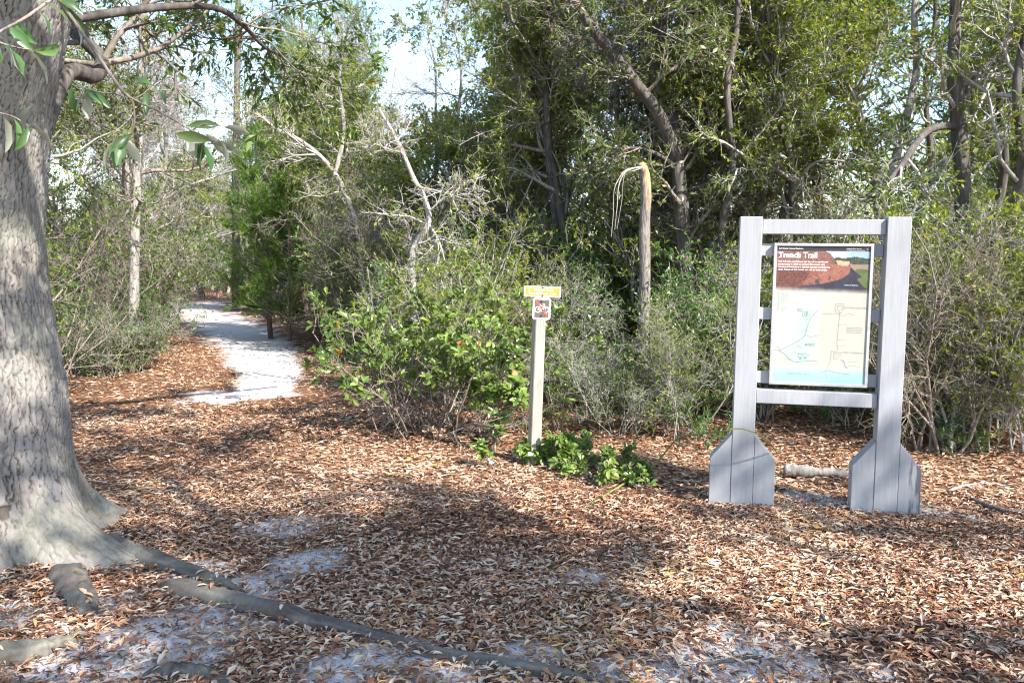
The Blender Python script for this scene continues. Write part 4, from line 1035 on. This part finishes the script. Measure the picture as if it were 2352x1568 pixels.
for k, (u, y) in enumerate(((1665, 10.6), (1800, 11.5), (2290, 10.2), (2120, 12.0), (1410, 12.5), (2330, 8.8))):
    where = ('just left of the kiosk posts', 'seen through the kiosk between post and panel', 'near the right edge of the picture', 'directly behind the right kiosk post', 'left of the broken snag', 'at the extreme right edge of the picture')[k]
    custom_tree('thin_oak', 'thin dark oak stem ' + where, [
        ([gp(u, y)] + PX(y, (u + 8, 760, 0), (u - 10, 560, .1), (u + 18, 380, 0), (u + 5, 200, -.1), (u + 30, 40, 0), (u + 20, -140, 0)), .05 + .008 * (k % 3), .03)], 220 + k, 'dark_bark', 'pale_twig', 'yellow_leaf' if k % 2 else 'oak_leaf', nb=13, blen=1.25, leafy=6, low=.3, group='thin oak stems in the thicket')

# broken snag
def snag():
    rg = np.random.default_rng(300)
    y = 9.6
    pts = [gp(1476, y)] + PX(y, (1478, 760, 0), (1482, 640, 0), (1480, 540, 0), (1484, 450, 0), (1480, 400, 0), (1472, 374, -.02))
    K = 40; q = resample(np.array(pts), K); rad = np.interp(np.linspace(0, 1, K), [0, .15, .6, .9, 1], [.075, .062, .056, .052, .030])
    org = q[0].copy(); org[2] = 0
    V, F, _ = tubes(q[None], rad[None], 18, None, True)
    k = fbm2(np.tile(np.arange(18), K) * .8, np.repeat(np.arange(K), 18) * .4, 6, 3); ctr = np.repeat(q, 18, 0); rel = (V - ctr)
    V = ctr + rel * (.85 + .3 * k[:, None])
    # bare wood where the bark has split off on the sunny side of the upper half
    hgt = np.repeat(np.linspace(0, 1, K), 18); side = (rel[:, 0] * .8 - rel[:, 1] * .6) / (np.linalg.norm(rel, axis=1) + 1e-6)
    wood = smooth(.55, .75, hgt) * smooth(.15, .5, side + 1.2 * (k - .5)); wood = np.maximum(wood, smooth(.95, .99, hgt))
    m, nt, b = new_mat('snag_wood'); a = attr(nt); n = tex_noise(nt, 3, 5, mapping(nt, (22, 22, 4)), .6)
    c = mix(nt, a.outputs['Fac'], ramp(nt, n, [(.3, (.06, .05, .042)), (.7, (.30, .27, .24))]), ramp(nt, n, [(.3, (.22, .10, .045)), (.5, (.40, .25, .13)), (.75, (.52, .40, .26))]))
    nt.links.new(c, b.inputs['Base Color']); b.inputs['Roughness'].default_value = .85; bump(nt, b, n, .8, .01)
    t = thing('broken_snag', 'broken-off tree stump with tan exposed wood and peeling bark strips', 'dead tree', org)
    mb = MB(); mb.add(V - org, F, wood); obj('trunk', mb.mesh('snag_trunk', m, True), t)
    for d in range(3):
        o = (0, 11, -6)[d]; e_ = rg.uniform(.6, 1.15)
        p = resample(np.array(PX(y, (1474, 384 + d, -.05), (1450 - o, 388 + 2 * d, -.12), (1432 - o, 400 + o, -.14), (1424 - o + rg.normal(0, 4), 430 + o * e_, -.14), (1418 - o + rg.normal(0, 7), 470 * e_ + 470 * (1 - e_) + 2 * o * e_, -.12), (1412 - o * .5 + rg.normal(0, 9), 470 + 60 * e_ + 2 * o, -.10 + rg.normal(0, .05)))), 16)
        V, F, _ = tubes(p[None] - org, np.linspace(.010, .003, 16)[None] * rg.uniform(.5, 1.2), 5)
        s = MB(); s.add(V, F); obj('bark_strip', s.mesh('bark_strip', MAT['pale_twig'], True), t)
snag()

# ------------------------------------------------------------------ the thicket
ZONES = []
def clear_of(x, y, dmin, keys=None):
    for k, a, c in PLACED:
        if (keys is None or k.split('_')[0] in keys) and math.hypot(a - x, c - y) < dmin: return False
    return True
def on_path(x, y, margin):
    d, w = path_dist([x], [y]); return d[0] < w[0] + margin
TXT = {'oak_a': 'dark-barked scrub oak with small green leaves', 'oak_b': 'tall dark scrub oak with an open green crown', 'oak_c': 'slim scrub oak with yellow-green leaves',
       'oak_d': 'half-bare grey scrub oak with pale twigs', 'oak_e': 'small pale-twigged oak with yellow-green leaves',
       'bare_a': 'tangle of bare pale grey twigs', 'bare_b': 'low tangle of whitish twigs', 'bare_c': 'tall nearly leafless brown shrub',
       'leafy_a': 'dense dark green shrub', 'leafy_b': 'tall green shrub with small leaves', 'leafy_c': 'yellow-green shrub on pale stems',
       'low_a': 'knee-high green shrub', 'low_b': 'low green shrub with dark leaves', 'pine_a': 'young pine with soft bright green needles', 'pine_b': 'tall pine with bright green needle tufts'}
def fill(zone, u0, u1, y0, y1, spec, dmin=.7, margin=.9, kick=0.0):
    for key, n, smin, smax in spec:
        k = 0; tries = 0
        while k < n and tries < 60 * n:
            tries += 1
            y = y0 + (y1 - y0) * rng.random(); u = u0 + (u1 - u0) * rng.random(); x = ux(u, y)
            if key[:3] == 'oak' and 950 < u < 1085: continue      # the sky shows through here
            if on_path(x, y, margin) or not clear_of(x, y, dmin, (key.split('_')[0],)): continue
            place(key, x, y, TXT[key] + ' ' + zone, 'plants ' + zone, smin + (smax - smin) * rng.random()); k += 1

# right of and behind the kiosk
fill('in the thicket right behind the kiosk', 1600, 2130, 8.6, 11.0, [('leafy_a', 1, .6, .8), ('leafy_c', 2, .6, .8), ('bare_a', 3, .7, 1.0), ('bare_b', 2, .7, .9), ('low_a', 3, .7, 1.0), ('low_b', 3, .9, 1.3)], .6)
fill('deep in the woods behind the kiosk', 1540, 2150, 11.5, 17.0, [('oak_a', 1, .85, 1.0), ('oak_c', 3, .9, 1.1), ('oak_e', 4, .9, 1.2), ('leafy_b', 2, .8, 1.1), ('leafy_c', 4, 1., 1.3), ('bare_a', 3, 1., 1.4), ('bare_c', 2, .9, 1.2)], .9)
fill('in the thicket to the right of the kiosk', 2120, 2500, 7.5, 10.5, [('leafy_a', 1, .6, .8), ('leafy_c', 3, .7, 1.0), ('bare_a', 3, .7, 1.0), ('bare_b', 3, .7, .9), ('bare_c', 1, .8, .9), ('low_a', 3, .7, 1.)], .6)
fill('deep in the woods right of the kiosk', 2100, 2600, 11.0, 17.0, [('oak_a', 1, .9, 1.1), ('oak_c', 2, .9, 1.1), ('oak_e', 4, .9, 1.2), ('leafy_c', 4, .9, 1.2), ('bare_a', 3, 1.1, 1.5), ('bare_c', 1, .9, 1.2)], .9)
# between the sign post and the kiosk
fill('between the sign post and the kiosk', 1260, 1620, 8.0, 10.4, [('bare_b', 4, .55, .85), ('bare_a', 1, .6, .8), ('leafy_a', 2, .6, .85), ('low_b', 6, .7, 1.2), ('low_a', 3, .8, 1.2)], .5)
fill('in the woods behind the broken snag', 1240, 1640, 11.6, 16.5, [('oak_a', 2, .85, 1.05), ('oak_c', 2, .9, 1.0), ('oak_d', 1, .8, 1.0), ('leafy_b', 3, .8, 1.1), ('leafy_a', 3, .9, 1.2), ('leafy_c', 3, .9, 1.2), ('bare_c', 2, .9, 1.2), ('bare_a', 2, 1., 1.4)], .8)
# behind the bush
fill('close behind the large-leaved bush', 930, 1280, 9.6, 12.0, [('bare_a', 2, .7, .9), ('bare_b', 2, .8, 1.), ('leafy_a', 3, .7, .95), ('leafy_c', 3, .6, .9), ('low_b', 4, 1., 1.4)], .6, 1.1)
fill('in the woods behind the large-leaved bush', 840, 1280, 12.4, 19.0, [('oak_c', 2, .85, 1.0), ('oak_d', 1, .8, 1.0), ('oak_e', 5, .9, 1.2), ('leafy_b', 4, .9, 1.2), ('leafy_c', 5, 1., 1.3), ('bare_c', 3, .9, 1.2)], .9, 1.3)
# along the right side of the path
fill('along the right side of the path', 640, 860, 13.5, 22.0, [('leafy_b', 4, .7, 1.0), ('leafy_c', 2, .7, .9), ('bare_a', 2, .7, 1.0), ('bare_c', 2, .8, 1.0), ('low_b', 5, .9, 1.4), ('oak_e', 2, .9, 1.1)], .8, 1.0)
fill('in the woods beyond the young pine', 560, 900, 24.0, 36.0, [('oak_a', 3, .9, 1.2), ('oak_c', 3, 1., 1.2), ('oak_d', 2, .9, 1.1), ('leafy_b', 6, 1.0, 1.4), ('leafy_a', 4, 1.2, 1.6)], 1.2, 1.4)
place('pine_a', ux(625, 19.0), 19.0, 'young pine with soft bright green needles on the right edge of the path', 'pines', 1.2, 0.4)
place('pine_a', ux(668, 18.3), 18.3, 'smaller young pine crowding the young pine from behind the shrubs', 'pines', .92, 2.2)
place('pine_b', ux(700, 27.0), 27.0, 'tall pine with bright green needle tufts above the young pine', 'pines', .92, 1.0)
place('pine_b', ux(800, 31.0), 31.0, 'tall pine with green tufts further into the woods behind the bush', 'pines', .95, 3.0)
# left of the path
fill('at the left edge of the path', 165, 415, 12.6, 16.0, [('low_b', 6, .9, 1.4), ('low_a', 4, .9, 1.4), ('bare_b', 3, .6, .8), ('leafy_a', 3, .5, .75)], .5, 1.2)
fill('in the woods left of the path', 60, 400, 15.5, 22.0, [('oak_a', 2, .8, 1.), ('oak_c', 2, .8, 1.), ('oak_d', 2, .8, 1.), ('leafy_b', 5, .8, 1.1), ('bare_c', 3, .8, 1.2), ('leafy_c', 3, .8, 1.1)], .9, 1.3)
fill('where the path bends out of sight', 330, 450, 22.0, 34.0, [('oak_d', 3, .8, 1.1), ('oak_e', 3, .9, 1.2), ('bare_a', 4, 1.0, 1.4), ('leafy_a', 4, .9, 1.3), ('leafy_c', 4, 1., 1.3), ('low_b', 5, 1., 1.5)], .9, .7)
fill('across the far end of the path', 340, 640, 40.0, 58.0, [('oak_d', 6, .9, 1.2), ('oak_e', 6, 1., 1.3), ('oak_a', 4, .9, 1.2), ('leafy_a', 6, 1.2, 1.8), ('bare_a', 6, 1.4, 2.0)], 1.2, .6)
fill('behind the big oak trunk', -200, 150, 9.0, 16.0, [('leafy_b', 3, .8, 1.1), ('oak_c', 2, .8, 1.0), ('bare_c', 2, .8, 1.0)], 1.0, 1.3)
# trees beside and behind the viewer, whose shade lies on the clearing
for x, y, rz, s in ((11.42, .77, 1.17, 1.01), (10.01, -.93, 4.1, .84), (7.95, -6.88, 1.03, 1.17), (10.24, -3.08, 4.13, .81), (5.06, -5.38, 2.42, 1.12), (3.68, -1.37, 1.42, .9), (7.56, -3.9, 2.44, .92)):
    place('oak_f', x, y, 'tall open-crowned oak shading the clearing from behind the viewer', 'trees round the clearing', s, rz, None)
ORD = {2: ('left', 'right'), 3: ('leftmost', 'middle', 'rightmost')}
for lab, L in LABELLED.items():
    n = len(L)
    if n < 2 or 'viewer' in lab: continue
    L.sort(key=lambda a: a[0])
    nth = ('second', 'third', 'fourth', 'fifth')
    for k, (_, t) in enumerate(L):
        if n in ORD: t['label'] = ORD[n][k] + ' ' + lab
        elif k == 0: t['label'] = 'leftmost ' + lab
        elif k == n - 1: t['label'] = 'rightmost ' + lab
        elif k < n / 2: t['label'] = nth[k - 1] + '-from-left ' + lab
        else: t['label'] = nth[n - 2 - k] + '-from-right ' + lab

# ------------------------------------------------------------------ far woods: one mass beyond the trees one can tell apart
def far_woods():
    rg = np.random.default_rng(500)
    mb = MB()
    tr = MB()
    n = 0
    while n < 190:
        y = 34 + 60 * rg.random() ** .8 if n % 3 else 58 + 40 * rg.random(); u = -250 + 2900 * rg.random() if n % 3 else 250 + 500 * rg.random(); x = ux(u, y)
        if on_path(x, y, 1.6): continue
        n += 1
        h = rg.uniform(5, 9.5); w = rg.uniform(1.3, 2.4)
        K = 6; p = np.zeros((1, K, 3)); p[0, :, 2] = np.linspace(-.2, h * .8, K); p[0, :, 0] = x + np.cumsum(rg.normal(0, .12, K)); p[0, :, 1] = y
        tr.add(*tubes(p, np.linspace(.11, .03, K)[None], 5, rg.random(1)))
        nc = 26; cc = np.stack([rg.normal(0, w * .5, nc), rg.normal(0, w * .5, nc), rg.uniform(.12, 1.0, nc) ** .8 * h], -1) + [x, y, 0]
        m = 30; pos = np.repeat(cc, m, 0) + rg.normal(0, .42, (nc * m, 3)) * [1, 1, .7]
        M = len(pos); ln = rg.uniform(.13, .25, M)
        mb.add(*leaves(rg, pos, rg.normal(0, 1, (M, 3)), rg.normal(0, .5, (M, 3)) + [.2, -.2, .7], ln, ln * .45, LEAF2, np.clip(np.repeat(rg.random(nc), m) * .6 + rg.random(M) * .38, 0, .97)))
    o = tag(obj('far_woods', mb.mesh('far_woods', MAT['oak_leaf'])), 'hazy mass of distant green trees closing the view', 'woods', kind='stuff')
    t = obj('far_trunks', tr.mesh('far_trunks', MAT['grey_bark'], True), o); t['kind'] = 'stuff'
far_woods()

# ------------------------------------------------------------------ small things on the ground
def vine():
    p = [G(1340, 1175) + [0, 0, .02], G(1440, 1118) + [0, 0, .04], P(1500, 1070, 6.6), P(1555, 1008, 6.5), P(1610, 996, 6.2), P(1660, 990, 5.75), P(1705, 984, 5.72), P(1760, 1008, 5.75), P(1785, 1040, 5.9)]
    q = resample(np.array(p), 60); m = plain('vine_green', (.20, .22, .07), .5)
    t = thing('green_vine', 'thin green vine arching from the leaf litter across the left kiosk foot', 'vine', p[0])
    mb = MB(); mb.add(*tubes(q[None] - p[0], np.linspace(.008, .0045, 60)[None], 6, np.array([.5]))); obj('stem', mb.mesh('vine_stem', m, True), t)
    rg = np.random.default_rng(9); V, F, r = leaves(rg, np.zeros((1, 3)), np.array([[1., 0, 0]]), np.array([[0, 0, 1.]]), np.array([1.]), np.array([.5]), LEAF8, np.array([.6])); lm = mesh_from('vine_leaf', V, F, r, True, (MAT['bush_leaf'],))
    for k in (18, 22, 27, 31, 34): obj('leaf', lm, t, q[k] - p[0], (rg.normal(0, .6), rg.normal(.3, .5), rg.random() * 6.28), .05)
vine()
def stick(name, label, cat, px_pts, r, mat, group=None, lift=.0):
    p = np.array([G(u, v) for u, v in px_pts]); q = resample(p, 12); q[:, 2] = ground_z(q[:, 0], q[:, 1]) + r * .8 + .015 + lift
    org = q[0].copy(); K = 24; q = resample(q, K); rr = np.linspace(r, r * .55, K) * (1 + .35 * (fbm2(np.arange(K) * .6, np.full(K, px_pts[0][0] * .37), 5, 2) - .5) * 2); rr[0] *= .5; rr[-1] *= .4
    q[1:-1] += np.random.default_rng(int(px_pts[0][0])).normal(0, r * .07, (K - 2, 3))
    V, F, rn = tubes(q[None] - org, rr[None], 9, np.array([.5]), True); c_ = np.repeat(q - org, 9, 0); V = c_ + (V - c_) * (.8 + .4 * noise2(np.tile(np.arange(9), K) * .9, np.repeat(np.arange(K), 9) * .45, 6)[:, None])
    mb = MB(); mb.add(V, F, rn)
    return tag(obj(name, mb.mesh(name, MAT[mat], True), None, org), label, cat, group)
stick('fallen_log', 'weathered grey log lying on the leaves behind the kiosk', 'log', ((1800, 1092), (1860, 1097), (1960, 1098)), .05, 'grey_bark')
stick('fallen_log', 'dark rotting log on the ground right of the kiosk', 'log', ((2110, 978), (2180, 990), (2260, 1000)), .05, 'dark_bark')
stick('fallen_branch', 'dark curved branch lying on the leaves at the right edge', 'branch', ((2230, 1150), (2290, 1172), (2352, 1178), (2420, 1172)), .018, 'dark_bark')
stick('fallen_branch', 'pale forked branch lying right of the kiosk foot', 'branch', ((2180, 1130), (2250, 1112), (2320, 1118)), .010, 'pale_twig')
stick('fallen_branch', 'short thick grey branch stub in the sand near the big root', 'branch', ((282, 1520), (300, 1480), (320, 1462), (326, 1468)), .016, 'grey_bark')
stick('fallen_branch', 'dark stick half in the white sand at the bottom edge', 'branch', ((1600, 1540), (1680, 1530), (1755, 1522)), .010, 'dark_bark')
stick('fallen_branch', 'short dark stick among leaves below the kiosk', 'branch', ((1885, 1420), (1905, 1450), (1925, 1478)), .009, 'dark_bark')
srng = np.random.default_rng(66)
for k in range(46):
    u = srng.uniform(300, 2300); v = srng.uniform(1120, 1540); a = srng.normal(0, .5); L = srng.uniform(30, 90); du, dv = L * math.cos(a), L * .4 * math.sin(a)
    stick('fallen_twig', 'thin pale twig lying loose on the leaf litter', 'twig', ((u, v), (u + du * .5 + srng.normal(0, 4), v + dv * .5 + srng.normal(0, 3)), (u + du, v + dv)), srng.uniform(.0025, .005), 'pale_twig', 'loose twigs on the leaf litter')
